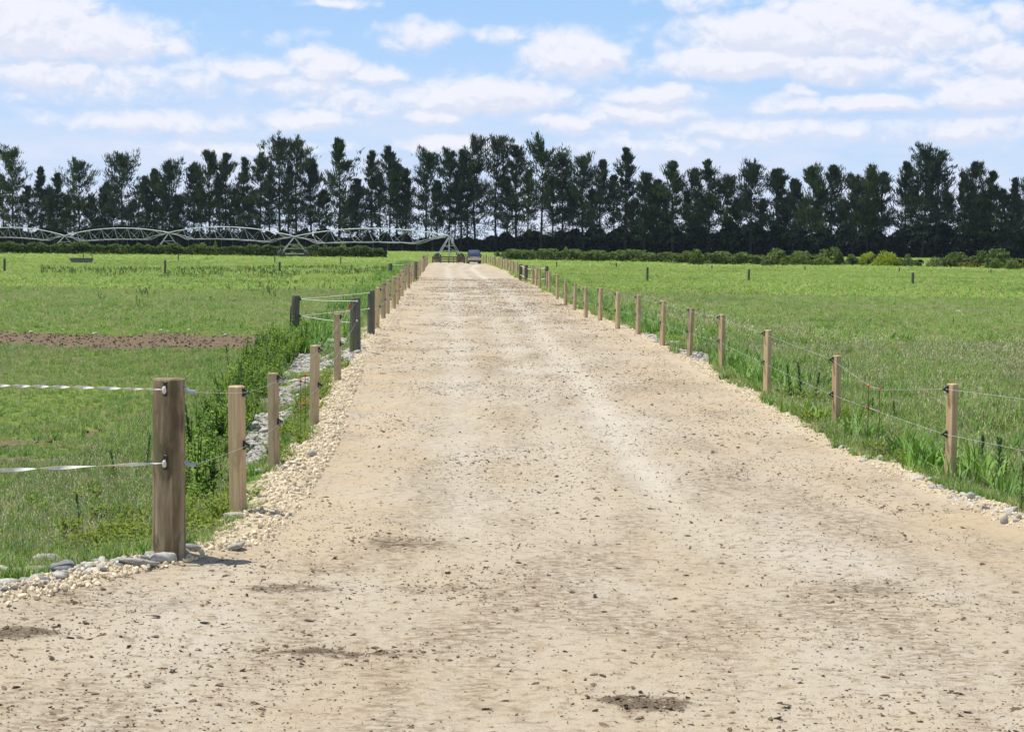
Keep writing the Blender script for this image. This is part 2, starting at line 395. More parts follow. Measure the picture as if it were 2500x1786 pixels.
# ================================================================== GROUND
def ground_material():
    m, nt = new_mat('pasture_and_track')
    pos = pos_of(nt)
    at_u = N(nt, 'ShaderNodeAttribute', attribute_name='u').outputs['Fac']
    at_s = N(nt, 'ShaderNodeAttribute', attribute_name='soil').outputs['Fac']
    sep = nt.nodes.new('ShaderNodeSeparateXYZ'); L(nt, pos, sep.inputs[0])
    # --- limestone running surface
    n1 = noise(nt, mapping(nt, pos, (.55, .22, 1)), 1.0, 5, .6)
    n2 = noise(nt, pos, 7, 6, .65)
    n3 = noise(nt, pos, 45, 4, .7)
    base = ramp(nt, n1, [(.32, (.51, .415, .285)), (.5, (.535, .455, .34)), (.68, (.565, .505, .41))])
    base = mixc(nt, sm(nt, n2, .50, .72), base, (.44, .345, .225))
    base = mixc(nt, sm(nt, n3, .60, .74), base, (.36, .275, .175))
    base = mixc(nt, sm(nt, n3, .40, .28), base, (.70, .62, .47))
    # dirt brought in by hooves, drawn out across the race
    nd = noise(nt, mapping(nt, pos, (.85, .30, 1), (3, 9, 0)), 1.0, 6, .68)
    dirt = math_n(nt, 'MULTIPLY', sm(nt, nd, .44, .62), sm(nt, noise(nt, mapping(nt, pos, (1, 2.2, 1)), 9, 5, .7), .42, .60))
    base = mixc(nt, math_n(nt, 'MULTIPLY', dirt, .72), base, (.20, .145, .09))
    # fine dark streaks in the colour, drawn out across the race
    sc_ = noise(nt, mapping(nt, pos, (1.0, 1.45, 1), (1, 4, 0)), 8.0, 7, .72)
    base = mixc(nt, math_n(nt, 'MULTIPLY', sm(nt, sc_, .515, .63), .70), base, (.27, .205, .135))
    # pale wheel track and yellower margins
    tr = N(nt, 'ShaderNodeAttribute', attribute_name='track').outputs['Fac']
    base = mixc(nt, math_n(nt, 'MULTIPLY', tr, .62), base, (.67, .62, .51))
    mg = math_n(nt, 'MULTIPLY', math_n(nt, 'MULTIPLY', sm(nt, at_u, -1.9, -.25), sm(nt, sep.outputs[1], 11.5, 14.5)), sm(nt, noise(nt, pos, .8, 4, .6), .35, .6))
    base = mixc(nt, math_n(nt, 'MULTIPLY', mg, .6), base, (.57, .455, .29))
    mud = N(nt, 'ShaderNodeAttribute', attribute_name='mud').outputs['Fac']
    md = sm(nt, math_n(nt, 'MULTIPLY', mud, math_n(nt, 'ADD', -.75, math_n(nt, 'ADD', math_n(nt, 'MULTIPLY', n2, 1.2), math_n(nt, 'MULTIPLY', noise(nt, mapping(nt, pos, (1, 2.4, 1)), 11, 5, .7), 2.0)))), .30, .62)
    base = mixc(nt, math_n(nt, 'MULTIPLY', md, .85), base, (.13, .095, .062))
    # --- verge of crushed stone and earth
    verge = ramp(nt, noise(nt, pos, 30, 5, .7), [(.3, (.40, .32, .20)), (.5, (.58, .49, .33)), (.7, (.72, .64, .48))])
    # --- pasture floor
    g1 = noise(nt, mapping(nt, pos, (1, .5, 1)), .16, 5, .6); g2 = noise(nt, pos, 1.7, 6, .65)
    gr = ramp(nt, g1, [(.3, (.12, .19, .035)), (.5, (.16, .235, .045)), (.7, (.22, .27, .06))])
    gr = mixc(nt, sm(nt, g2, .55, .75), gr, (.24, .22, .10))
    far = sm(nt, sep.outputs[1], 60, 190)
    gr = mixc(nt, math_n(nt, 'MULTIPLY', far, .7), gr, ramp(nt, g1, [(.35, (.19, .33, .055)), (.65, (.30, .42, .08))]))
    so = ramp(nt, noise(nt, pos, 5, 6, .7), [(.3, (.13, .095, .058)), (.7, (.26, .195, .122))])
    sl = sm(nt, math_n(nt, 'ADD', at_s, math_n(nt, 'MULTIPLY', math_n(nt, 'SUBTRACT', g2, .5), .7)), .35, .6)
    gr = mixc(nt, sl, gr, so)
    eu = math_n(nt, 'ADD', at_u, math_n(nt, 'MULTIPLY', math_n(nt, 'SUBTRACT', noise(nt, pos, 3, 5, .7), .5), .5))
    c = mixc(nt, sm(nt, eu, -.08, .10), base, verge)
    c = mixc(nt, sm(nt, eu, .42, .62), c, gr)
    h = math_n(nt, 'ADD', math_n(nt, 'MULTIPLY', n2, .5), n3)
    bsdf_out(nt, c, .95, h, .75, .022, .12)
    return m
GROUND_M = ground_material()
MUD = [(at(*p)[:2], rx, ry, w) for p, rx, ry, w in [((815, 1598), .62, .16, .8), ((1570, 1715), .34, .22, 1.0), ((60, 1548), .30, .18, 1.0), ((700, 1440), .6, .3, .65), ((800, 1395), .5, .3, .5),
       ((2130, 1440), .7, .6, .55), ((2330, 1480), .5, .4, .45), ((1990, 1330), .7, .6, .4), ((2330, 1250), .35, .25, .45), ((1000, 1330), .7, .6, .6), ((1050, 1440), .8, .35, .5), ((1950, 1560), .8, .35, .45), ((1250, 760), .8, 5, .5), ((1230, 1020), .6, 2.0, .45), ((100, 1450), .5, .2, .6), ((400, 1480), .8, .3, .45), ((1370, 745), .5, 1.2, .8), ((930, 835), .7, 2.5, .5)]]
def mud_of(X, Y):
    m = np.zeros(np.shape(X))
    for (c, rx, ry, w) in MUD:
        m = np.maximum(m, w*np.exp(-(((X-c[0])/rx)**2+((Y-c[1])/ry)**2)))
    return m
TRK = [np.array([flat(*p)[:2] for p in pts]) for pts in ([(1700, 1330), (1560, 1130), (1420, 930), (1300, 790), (1240, 720), (1150, 655)], [(1130, 1330), (1130, 1100), (1120, 900), (1110, 760), (1100, 690), (1090, 650)], [(1480, 1330), (1380, 1130), (1290, 930), (1215, 790), (1175, 720), (1120, 655)])]
def track_of(X, Y):
    m = np.zeros(np.shape(X))
    for t, w in zip(TRK, (1., .75, .5)):
        o = np.argsort(t[:, 1]); x = np.interp(Y, t[o, 1], t[o, 0]); wd = .24+.16*fbm(Y*.3, Y*0+2, 2)
        m = np.maximum(m, w*np.exp(-((X-x)/wd)**2)*sstep(13, 19, Y)*(.50+.65*fbm(X*1.1, Y*.14, 3)))
    return np.clip(m, 0, 1)
def set_attr(me, name, arr):
    a = me.attributes.new(name, 'FLOAT', 'POINT'); a.data.foreach_set('value', np.asarray(arr, np.float32).ravel())
def grid_mesh(name, X, Y, Z, keep=None):
    r, c = X.shape; V = np.stack([X, Y, Z], -1).reshape(-1, 3)
    i = np.arange(r*c).reshape(r, c)
    Q = np.stack([i[:-1, :-1], i[:-1, 1:], i[1:, 1:], i[1:, :-1]], -1).reshape(-1, 4)
    if keep is not None:
        Q = Q[keep.reshape(-1)[Q].any(1)]
        used = np.unique(Q); remap = -np.ones(len(V), int); remap[used] = np.arange(len(used)); V = V[used]; Q = remap[Q]
    me = mesh_np(name, V, quads=Q, mats=[GROUND_M], smooth=True)
    x, y = V[:, 0].astype(float), V[:, 1].astype(float)
    set_attr(me, 'u', np.clip(road_u(x, y), -5, 5)); set_attr(me, 'soil', soil(x, y)); set_attr(me, 'mud', mud_of(x, y)); set_attr(me, 'track', track_of(x, y))
    return me
def prog(a, b, s0, g):
    out = [a]; s = s0
    while out[-1] < b: out.append(out[-1]+s); s *= g
    return out
ys = list(np.arange(-30, 6, 3.0))+list(np.arange(6, 62, .35))+prog(62, 9000, .5, 1.045)
xp = list(np.arange(0, 24, .35))+prog(24, 6000, .6, 1.14)
xs = sorted(set([-x for x in xp]+xp))
Yg, Xg = np.meshgrid(np.array(ys), np.array(xs), indexing='ij')
Xg = Xg-.032*np.clip(Yg, 0, 230)
ug = road_u(Xg, Yg)
Zg = gz(Xg, Yg)-.06*(1-sstep(.7, 1.1, ug))*(np.abs(Xg+.032*np.clip(Yg, 0, 230)) < 8.5)
tag(obj('ground', grid_mesh('ground', Xg, Yg, Zg)), kind='structure')
ys = list(np.arange(6, 22, .055))+list(np.arange(22, 60, .14))+list(np.arange(60, 228, .6))
xs = np.arange(-8.6, 8.61, .065)
Yg, Xg = np.meshgrid(np.array(ys), xs, indexing='ij'); Xg = Xg-.032*Yg
ug = road_u(Xg, Yg)
Zd = .020*(fbm(Xg*6, Yg*6, 4)-.5)+.03*(fbm(Xg*.9, Yg*.22, 3)-.5)+.012*np.maximum(0, fbm(Xg*11+3, Yg*11, 2)-.56)*4
Zd = Zd+.022*(fbm(Xg*4.2+9, Yg*6.2, 4)-.5)
Zd = Zd-.03*track_of(Xg, Yg)+mud_of(Xg, Yg)*.10*(fbm(Xg*5, Yg*5, 3)-.45)
Zd = Zd+np.exp(-((ug-.1)/.3)**2)*.05*(fbm(Xg*3.5, Yg*3.5, 3)-.4)
Zg = gz(Xg, Yg)+Zd*(1-.5*sstep(40, 120, Yg))-.10*sstep(.75, 1.05, ug)+.004
tag(obj('race_track', grid_mesh('race_track', Xg, Yg, Zg, keep=(ug < 1.0))), kind='structure')
ROAD_XS, ROAD_YS, ROAD_Z = xs, np.array(ys), Zg
def road_z(X, Y):
    """height of the visible surface, race or field"""
    z = gz(X, Y); u = road_u(X, Y)
    j = np.clip(((X+.032*Y+8.6)/.065).round().astype(int), 0, len(ROAD_XS)-1); i = np.clip(np.searchsorted(ROAD_YS, Y), 0, len(ROAD_YS)-1)
    return np.where(u < .7, ROAD_Z[i, j], z)

# ================================================================== STONES, GRAVEL, CLODS
def stone_material(name, c0, c1, sc_=9):
    m, nt = new_mat(name)
    o = obj_of(nt); n = noise(nt, o, sc_, 5, .65); r = rnd_of(nt)
    c = ramp(nt, n, [(.3, c0), (.7, c1)])
    c = mixc(nt, 1.0, c, ramp(nt, r, [(0, (.72, .71, .70)), (.5, (1, .98, .95)), (1, (1.12, 1.10, 1.08))]), 'MULTIPLY')
    bsdf_out(nt, c, .85, noise(nt, o, 40, 4), .3, .01, .2)
    return m
M_LIME = stone_material('crushed_limestone', (.72, .60, .41), (.86, .78, .60))
M_CHIP = stone_material('track_chip', (.42, .34, .23), (.58, .50, .37))
M_RIVER = stone_material('river_stone_grey', (.36, .345, .31), (.62, .60, .54))
M_RIVERD = stone_material('river_stone_dark', (.22, .225, .23), (.36, .365, .36))
M_CLOD = stone_material('dry_mud_clod', (.14, .103, .067), (.29, .225, .155))
M_SOIL = stone_material('turned_soil', (.115, .085, .057), (.25, .19, .13))
def rock_mesh(name, mat, seed, sub=1, flat_=(1, .8, .6), rough=.25, smooth=False, cuts=0):
    import bmesh
    bm = bmesh.new(); bmesh.ops.create_icosphere(bm, subdivisions=sub+1, radius=.5)
    r_ = np.random.default_rng(seed); ds = r_.normal(size=(7, 3)); ds /= np.linalg.norm(ds, axis=1)[:, None]; am = r_.uniform(-rough, rough, 7); fr = r_.uniform(1.5, 4, 7); ph = r_.uniform(0, 6, 7)
    cd = r_.normal(size=(max(cuts, 1), 3)); cd /= np.linalg.norm(cd, axis=1)[:, None]; co = r_.uniform(.22, .40, max(cuts, 1))
    for v in bm.verts:
        p = np.array(v.co); n = p/np.linalg.norm(p)
        p = p*(1+float((am*np.sin(fr*(ds@n)*2+ph)).sum())*.45)
        for i in range(cuts):
            q = cd[i]@p-co[i]
            if q > 0: p = p-cd[i]*q*.9
        v.co = p*np.array(flat_)
    me = bpy.data.meshes.new(name); bm.to_mesh(me); bm.free(); me.materials.append(mat)
    if smooth: me.polygons.foreach_set('use_smooth', np.ones(len(me.polygons), bool))
    return me
LIME = [rock_mesh('limestone_chip', M_LIME, 10+i, 1, (1, .8, .65), .3, False, 4) for i in range(5)]
RIVER = [rock_mesh('river_cobble', M_RIVER if i < 5 else M_RIVERD, 30+i, 1, (1, .74+.1*(i % 3), .45+.08*(i % 2)), .26, True, 3) for i in range(7)]
CHIP = [rock_mesh('track_chip', M_CHIP, 20+i, 1, (1, .8, .6), .3, False, 4) for i in range(3)]
CLOD = [rock_mesh('mud_clod', M_CLOD, 60+i, 1, (1, .8, .5), .55) for i in range(5)]
SOILC = [rock_mesh('soil_crumb', M_SOIL, 80+i, 1, (1, .8, .6), .6) for i in range(4)]
def rand_rot(n, tilt=.5):
    return np.stack([rng.normal(0, tilt, n), rng.normal(0, tilt, n), rng.uniform(0, 6.283, n)], 1)
def sc3(s): return np.repeat(np.asarray(s)[:, None], 3, 1)
# crushed limestone along both edges
def band_points(y0, y1, dens, side, u0, u1):
    n = int(dens*(y1-y0)*(u1-u0)); Y = rng.uniform(y0, y1, n); u = rng.uniform(u0, u1, n)
    YY, XX = (YL, XL) if side < 0 else (YR, XR)
    x = np.interp(Y, YY, XX); d = (np.interp(Y+.3, YY, XX)-np.interp(Y-.3, YY, XX))/.6; s = np.sqrt(1+d*d)
    nx, ny = 1/s, -d/s                               # unit normal pointing +X
    return x+side*u*nx, Y+side*u*ny
P = []; S = []
for (y0, y1, dn, side, u0, u1, s0, s1) in [(11.3, 14, 520, -1, -.15, .40, .02, .075), (12.3, 17, 480, -1, -.15, .36, .02, .075), (17, 24, 420, -1, -.14, .52, .022, .085), (24, 40, 280, -1, -.1, .5, .025, .085), (40, 75, 120, -1, -.05, .75, .03, .08), (75, 220, 22, -1, 0, .7, .05, .11),
                                           (14, 24, 420, 1, -.10, .38, .018, .055), (24, 45, 260, 1, -.08, .42, .022, .06), (45, 90, 80, 1, -.05, .5, .03, .08), (90, 220, 16, 1, 0, .6, .05, .1)]:
    X, Y = band_points(y0, y1, dn, side, u0, u1)
    k = vnoise(X*1.8, Y*1.1)+rng.random(len(X))*.5 > .42
    X, Y = X[k], Y[k]; s = s0+(s1-s0)*rng.random(len(X))**2.6
    P.append(np.stack([X, Y, road_z(X, Y)+s*.12], 1)); S.append(s)
# loose chips on the running surface
n = 21000; Y = 7+rng.random(n)**1.5*60; X = -.032*Y+rng.uniform(-4.6, 4.9, n); k = (road_u(X, Y) < -.05) & (np.abs(X) < .34*Y+1) & (vnoise(X*1.1+30, Y*.8) > .25)
X, Y = X[k], Y[k]; s = .008+.022*rng.random(len(X))**3
NCH = len(X); P.append(np.stack([X, Y, road_z(X, Y)], 1)); S.append(s)
P = np.vstack(P); S = np.concatenate(S)
scatter('limestone_gravel', P, rand_rot(len(P), .9), sc3(S)*np.stack([np.ones(len(S)), rng.uniform(.7, 1, len(S)), rng.uniform(.7, 1, len(S))], 1), np.concatenate([rng.integers(0, 5, len(P)-NCH), rng.integers(5, 8, NCH)]), LIME+CHIP)
# mud clods dropped on the race
n = 190000; Y = 6.8+rng.random(n)**1.55*120; X = -.032*Y+rng.uniform(-4.4, 4.8, n)
cl = fbm(X*.55+11, Y*.55, 3)
k = (road_u(X, Y) < -.1) & (np.abs(X) < .34*Y+1) & (rng.random(n) < .14+1.3*sstep(.46, .70, cl)+.20*(X > -.02*Y))
X, Y = X[k], Y[k]; s = (.0050+.011*rng.random(len(X))**2.0+.030*rng.random(len(X))**26)*(1+.010*np.maximum(Y-15, 0))
P = [np.stack([X, Y, road_z(X, Y)+s*.08], 1)]; S = [s]
for (c, rx, ry, w) in MUD:
    n = int(430*w*min(rx*ry*4, 1.0)**.7); X = c[0]+rng.normal(0, rx*.65, n); Y = c[1]+rng.normal(0, ry*.65, n); k = road_u(X, Y) < .2; X, Y = X[k], Y[k]
    s = .007+.030*w*rng.random(len(X))**4; P.append(np.stack([X, Y, road_z(X, Y)+s*.1], 1)); S.append(s)
P = np.vstack(P); S = np.concatenate(S)
RC = rand_rot(len(P), .35); RC[:, 2] = np.where(rng.random(len(P)) < .6, rng.normal(0, .35, len(P)), RC[:, 2])
scatter('mud_clods', P, RC, sc3(S)*np.stack([rng.uniform(.9, 2.0, len(S)), np.ones(len(S)), rng.uniform(.4, .95, len(S))], 1), rng.integers(0, 5, len(P)), CLOD)
# turned soil in the paddock
n = 60000; X = rng.uniform(-16, -3, n); Y = rng.uniform(17, 52, n); k = (soil(X, Y) > .35) & (road_u(X, Y) > 1.2); X, Y = X[k], Y[k]
k = rng.random(len(X)) < .30; X, Y = X[k], Y[k]; s = .015+.075*rng.random(len(X))**4
scatter('soil_clods', np.stack([X, Y, gz(X, Y)+s*.15], 1), rand_rot(len(X)), sc3(s), rng.integers(0, 4, len(X)), SOILC)
# small river stones
RIV_L = [(556, 1140), (640, 1160), (690, 1045), (745, 965), (850, 885), (890, 850), (800, 800), (750, 815), (700, 905), (625, 1005), (590, 1080)]
RIV_B = [(-30, 1425), (-30, 1470), (250, 1420), (470, 1372), (560, 1335), (420, 1350), (200, 1385)]
RIV_R = [(2000, 1010), (1850, 935), (1760, 890), (1690, 880), (1640, 855), (1560, 822), (1600, 812), (1700, 850), (1790, 900), (1830, 925), (1890, 945), (1925, 985)]
P = []; S = []; COB = []
for poly, dn, zone in ((RIV_L, 330, 'L'), (RIV_B, 300, 'B'), (RIV_R, 150, 'R')):
    q = poly_pts(poly, dn, rng); k = (road_u(q[:, 0], q[:, 1]) > .1) & (vnoise(q[:, 0]*1.4+5, q[:, 1]*1.0) > .30); q = q[k]
    s = .03+.085*rng.random(len(q))**2.4
    P.append(np.stack([q[:, 0], q[:, 1], road_z(q[:, 0], q[:, 1])+s*.1], 1)); S.append(s)
    q = poly_pts(poly, 16 if zone != 'R' else 12, rng); q = q[road_u(q[:, 0], q[:, 1]) > .12]
    for p in q: COB.append((p, zone))
P = np.vstack(P); S = np.concatenate(S)
def cobble(p, size, label, group, me=None, rz=None, sq=(1, 1, 1)):
    me = me or random.choice(RIVER[:5])
    o = obj('river_stone', me); z = float(road_z(np.array([p[0]]), np.array([p[1]]))[0])
    o.location = (p[0], p[1], z+size*.14*sq[2]); o.rotation_euler = (random.gauss(0, .15), random.gauss(0, .15), random.uniform(0, 6.28) if rz is None else rz)
    o.scale = (size*sq[0], size*sq[1], size*sq[2]); return tag(o, label, 'stone', group)
ZL = {'L': ('rounded grey river stone in the cobble bank between the left fence and the weeds', 'cobbles in the bank beside the left fence'),
      'B': ('rounded grey river stone in the stony verge left of the thick round post', 'cobbles in the verge by the thick round post'),
      'R': ('rounded grey river stone along the right edge of the track by the fence', 'cobbles along the right edge of the track')}
X, Y = band_points(14.5, 26, 55, 1, -.02, .34); k = vnoise(X*2.2, Y*1.4) > .35; X, Y = X[k], Y[k]; s_ = .035+.10*rng.random(len(X))**2.5
P = np.vstack([P, np.stack([X, Y, road_z(X, Y)], 1)]); S = np.concatenate([S, s_])
RV = scatter('river_gravel', P, rand_rot(len(P), .3), sc3(S), np.where(rng.random(len(P)) < .85, rng.integers(0, 5, len(P)), rng.integers(5, 7, len(P))), RIVER)
random.shuffle(COB)
for p, zone in COB[:170]: cobble(p, random.uniform(.11, .20), *ZL[zone])
for (x, y, s, lab, k, sq, rz) in [(85, 1402, .52, 'large flat grey slab stone lying in the stony verge', 0, (1, .5, .42), .1), (157, 1396, .26, 'egg-shaped dark grey boulder beside the flat slab', 5, (1, .8, 1.1), 2.9),
        (20, 1405, .30, 'pale grey stone left of the flat slab', 1, (1, .6, .6), 0), (245, 1345, .24, 'long pale stone lying alone in the grass', 2, (1, .5, .7), .2), (110, 1374, .28, 'pale rounded stone at the grass edge above the slab', 3, (1, .7, .8), .3),
        (402, 1372, .26, 'pale smooth stone at the foot of the thick round post', 0, (1, .6, .8), .1), (466, 1347, .16, 'dark blue-grey stone right of the thick round post', 6, (1, .8, 1), 0), (575, 1262, .24, 'white elongated stone at the foot of the nearest square post', 4, (1, .5, .6), .4),
        (575, 1345, .15, 'round pale grey stone on the limestone berm', 2, (1, .9, .9), 0), (693, 1150, .13, 'small dark grey rock standing beside a square post', 5, (.8, .7, 1.3), 0), (759, 1115, .20, 'cream boulder sitting on the left berm', 3, (1, .8, .9), 1), (655, 1058, .30, 'large pale boulder in the left cobble bank', 1, (1, .8, .8), .6),
        (715, 948, .30, 'long pale boulder uppermost in the left cobble bank', 4, (1, .7, .7), .2), (850, 875, .34, 'flat white stone at the foot of the dark gate post', 0, (1, .6, .5), .3), (2280, 1178, .22, 'flat pale stone left of the nearest right fence post', 1, (1, .5, .55), .1),
        (2368, 1220, .20, 'tilted pale boulder in the grass below the nearest right post', 3, (1, .6, .9), .7), (2240, 1172, .17, 'small round pale stone beside the flat pale stone', 2, (1, .9, .8), 0), (2462, 1250, .22, 'flat pale boulder on the right verge near the frame edge', 4, (1, .6, .6), .2), (2450, 1278, .17, 'upright pale boulder low on the right verge', 0, (.8, .7, 1.2), .9),
        (1800, 908, .75, 'long flat pale rock behind the fence under a black stick', 1, (1, .45, .45), -.35), (1775, 893, .26, 'round grey rock at the end of the long flat rock', 5, (1, .9, 1), 0), (340, 1385, .3, 'flat grey stone half buried in gravel left of the thick post', 2, (1, .6, .5), .1)]:
    cobble(at(x, y)[:2], s, lab, None, RIVER[k], rz, sq)
cobble(at(2340, 764)[:2], .45, 'lone white stone lying in the grass of the right paddock', None, RIVER[1], 0, (1, .7, .7))
# stones turned up in the bare strip
for i, (x, y) in enumerate([(30, 805), (75, 812), (128, 800), (155, 808), (232, 816), (395, 808), (548, 820), (285, 806), (410, 812), (460, 808)]):
    cobble(at(x, y)[:2], .17, 'small pale stone turned up in the bare soil strip', 'stones in the bare soil strip', RIVER[i % 5])

# ================================================================== GRASS
def grass_mat(name, stops, dry, transl=.3, rough=.5, soft=.6):
    m, nt = new_mat(name); pos = pos_of(nt); r = rnd_of(nt)
    n = noise(nt, mapping(nt, pos, (1, .6, 1)), .13, 4, .6); n2 = noise(nt, pos, 1.1, 4, .6)
    f = math_n(nt, 'ADD', math_n(nt, 'MULTIPLY', n, .50), math_n(nt, 'ADD', math_n(nt, 'MULTIPLY', n2, .25), math_n(nt, 'MULTIPLY', r, .26)))
    c = ramp(nt, f, stops)
    sp = nt.nodes.new('ShaderNodeSeparateXYZ'); L(nt, pos, sp.inputs[0])          # lighter, lately grazed breaks of the paddocks
    brk = math_n(nt, 'MULTIPLY', sm(nt, sp.outputs[1], 44, 62), sm(nt, noise(nt, mapping(nt, pos, (1, .5, 1), (7, 3, 0)), .055, 3, .5), .40, .56))
    if dry: c = mixc(nt, math_n(nt, 'MULTIPLY', brk, .38), c, (.33, .50, .105))
    if dry: c = mixc(nt, sm(nt, math_n(nt, 'ADD', n2, math_n(nt, 'MULTIPLY', r, .25)), .66, .86), c, dry)
    bsdf_out(nt, c, rough, None, spec=.35, transl=transl, soft=soft)
    return m
M_GR = grass_mat('meadow_grass', [(.30, (.115, .235, .034)), (.49, (.24, .405, .07)), (.72, (.42, .55, .125))], (.46, .41, .20))
M_GRL = grass_mat('lush_grass', [(.30, (.11, .26, .036)), (.5, (.18, .36, .054)), (.70, (.28, .46, .08))], None)
M_STRAW = grass_mat('seeding_grass', [(.3, (.40, .38, .24)), (.7, (.58, .54, .37))], None, .3)
def tuft(name, n, rad, w, lean, hv, seed, dry=.1, mats=None, seedhead=0):
    r_ = np.random.default_rng(seed); V = []; Q = []; T = []; mq = []; mt = []
    for i in range(n):
        a = r_.uniform(0, 6.283); q = rad*math.sqrt(r_.random()); b = np.array([q*math.cos(a), q*math.sin(a), 0])
        h = r_.uniform(hv, 1); d = r_.uniform(0, 6.283); l = abs(r_.normal(0, lean))+.05; dv = np.array([math.cos(d), math.sin(d), 0]); sv = np.array([-dv[1], dv[0], 0])*w*.5*r_.uniform(.7, 1.3)
        fa = r_.uniform(0, 6.283); sv = np.array([math.cos(fa), math.sin(fa), 0])*np.linalg.norm(sv)
        m1 = b+dv*l*.35*h+np.array([0, 0, .55*h]); t = b+dv*l*h*1.15+np.array([0, 0, h*(1-.25*l)])
        k = len(V); V += [b-sv, b+sv, m1+sv*.85, m1-sv*.85, t]
        mm = 1 if r_.random() < dry else 0
        Q.append((k, k+1, k+2, k+3)); T.append((k+3, k+2, k+4)); mq.append(mm); mt.append(mm)
        if seedhead and r_.random() < seedhead:
            k = len(V); e = t+np.array([0, 0, .14])+dv*.04; V += [t, (t+e)/2+sv*2, e, (t+e)/2-sv*2]; Q.append((k, k+1, k+2, k+3)); mq.append(1)
    return mesh_np(name, np.array(V), quads=np.array(Q), tris=np.array(T), mats=mats or [M_GR, M_STRAW], mat_idx=mq+mt)
TUFTS = [tuft('short_tuft', 26, .55, .07, .6, .35, 1+i, .06) for i in range(3)] + \
        [tuft('long_tuft', 24, .22, .028, .45, .4, 11+i, .10) for i in range(3)] + \
        [tuft('seed_tuft', 22, .25, .024, .4, .5, 21+i, .22, seedhead=.35) for i in range(2)] + \
        [tuft('lush_tuft', 26, .3, .05, .5, .45, 31+i, 0, mats=[M_GRL, M_GRL]) for i in range(2)] + \
        [tuft('far_tuft', 34, .9, .10, .5, .35, 41+i, .10) for i in range(3)]
def grass_pts():
    P = []; S = []; I = []
    def emit(X, Y, h, wx, idx):
        P.append(np.stack([X, Y, gz(X, Y)-.01], 1)); S.append(np.stack([h*wx, h*wx, h], 1)); I.append(idx)
    for (y0, y1, dn, kind) in [(10.5, 24, 190, 'n'), (24, 46, 95, 'n'), (46, 92, 38, 'm'), (92, 200, 10, 'f'), (200, 445, 2.0, 'f')]:
        A = .37*(y1*y1-y0*y0)+6*(y1-y0); n = int(A*dn)
        Y = np.sqrt(rng.random(n)*(y1*y1-y0*y0)+y0*y0); X = rng.uniform(-1, 1, n)*(.37*Y+3)
        u = road_u(X, Y); nz = fbm(X*.9, Y*.9, 3)
        lim = np.where(X > 0, .22, np.where(Y < 17.6, .28, .45))
        k = (u > lim+(nz-.5)*.7) & (rng.random(n) > soil(X, Y)*1.15)
        # verge colonised in patches only
        k &= (u > 1.5) | (rng.random(n) < sstep(.28, .6, fbm(X*1.3+7, Y*1.0, 2))) | (X > 0)
        for poly in RIVP: k &= ~(in_poly(X, Y, poly) & (vnoise(X*1.4+5, Y*1.0) > .34))
        X, Y, u, nz = X[k], Y[k], u[k], nz[k]; n = len(X)
        right = X > 0
        big = fbm(X*.12+3, Y*.10+8, 3)
        if kind in 'nm':
            hl = np.where(right, .17+.20*big, .075+.10*big)*rng.uniform(.7, 1.25, n)
            hl = hl*(.55+.9*vnoise(X*1.7+3, Y*1.3)); hl = np.where(right & (u < 1.0), hl*.75, hl)
            hl = np.where(right & (Y > 50) & (X > 7), hl*.6, hl)
            hl = np.where(~right & (u > .6) & (u < 3.2), np.maximum(hl, .16*rng.uniform(.6, 1.3, n)), hl)
            hl = np.where(~right & (Y > 54), hl*1.35, hl)
            r_ = rng.random(n); sd = sstep(.48, .62, fbm(X*.16+21, Y*.12+4, 3))
            idx = np.where(hl < .09, rng.integers(0, 3, n), np.where(r_ < .70-.5*sd, rng.integers(3, 6, n), np.where(r_ < .86, rng.integers(6, 8, n), rng.integers(8, 10, n))))
            wx = np.where(hl < .09, .95, 1.0)*(1.0 if kind == 'n' else 1.7)
            emit(X, Y, hl, wx, idx)
        else:
            hl = (.12+.16*big)*rng.uniform(.6, 1.4, n)*(1 if y0 < 200 else 1.1)
            emit(X, Y, hl, np.full(n, 2.2 if y0 < 200 else 4.0), rng.integers(10, 13, n))
    return np.vstack(P), np.vstack(S), np.concatenate(I)
RIVP = [np.array([at(*q)[:2] for q in poly]) for poly in (RIV_L, RIV_B, RIV_R)]
P, S, I = grass_pts()
scatter('grass', P, np.stack([rng.normal(0, .1, len(P)), rng.normal(0, .1, len(P)), rng.uniform(0, 6.283, len(P))], 1), S, I, TUFTS)

# ================================================================== WEEDS
M_NET = grass_mat('nettle_leaf', [(.3, (.14, .26, .045)), (.5, (.22, .36, .07)), (.7, (.34, .48, .11))], None, .5, .45, .6)
M_YEL = grass_mat('pale_weed_leaf', [(.3, (.17, .27, .045)), (.5, (.25, .34, .055)), (.7, (.36, .40, .06))], None, .4, .5, .5)
M_THI = grass_mat('thistle_leaf', [(.3, (.06, .12, .034)), (.5, (.09, .17, .044)), (.7, (.13, .22, .06))], None, .25, .5, .4)
M_STEM = simple('weed_stem', (.07, .10, .03), .7)
M_DEADW = simple('dead_weed_stem', (.20, .15, .10), .9)
def leaf(V, Q, b, d, up, ln, wd):
    s = np.cross(d, up); s /= np.linalg.norm(s)+1e-9; k = len(V)
    V += [b, b+d*ln*.45+s*wd*.5+up*ln*.06, b+d*ln, b+d*ln*.45-s*wd*.5+up*ln*.06]; Q.append((k, k+1, k+2, k+3))
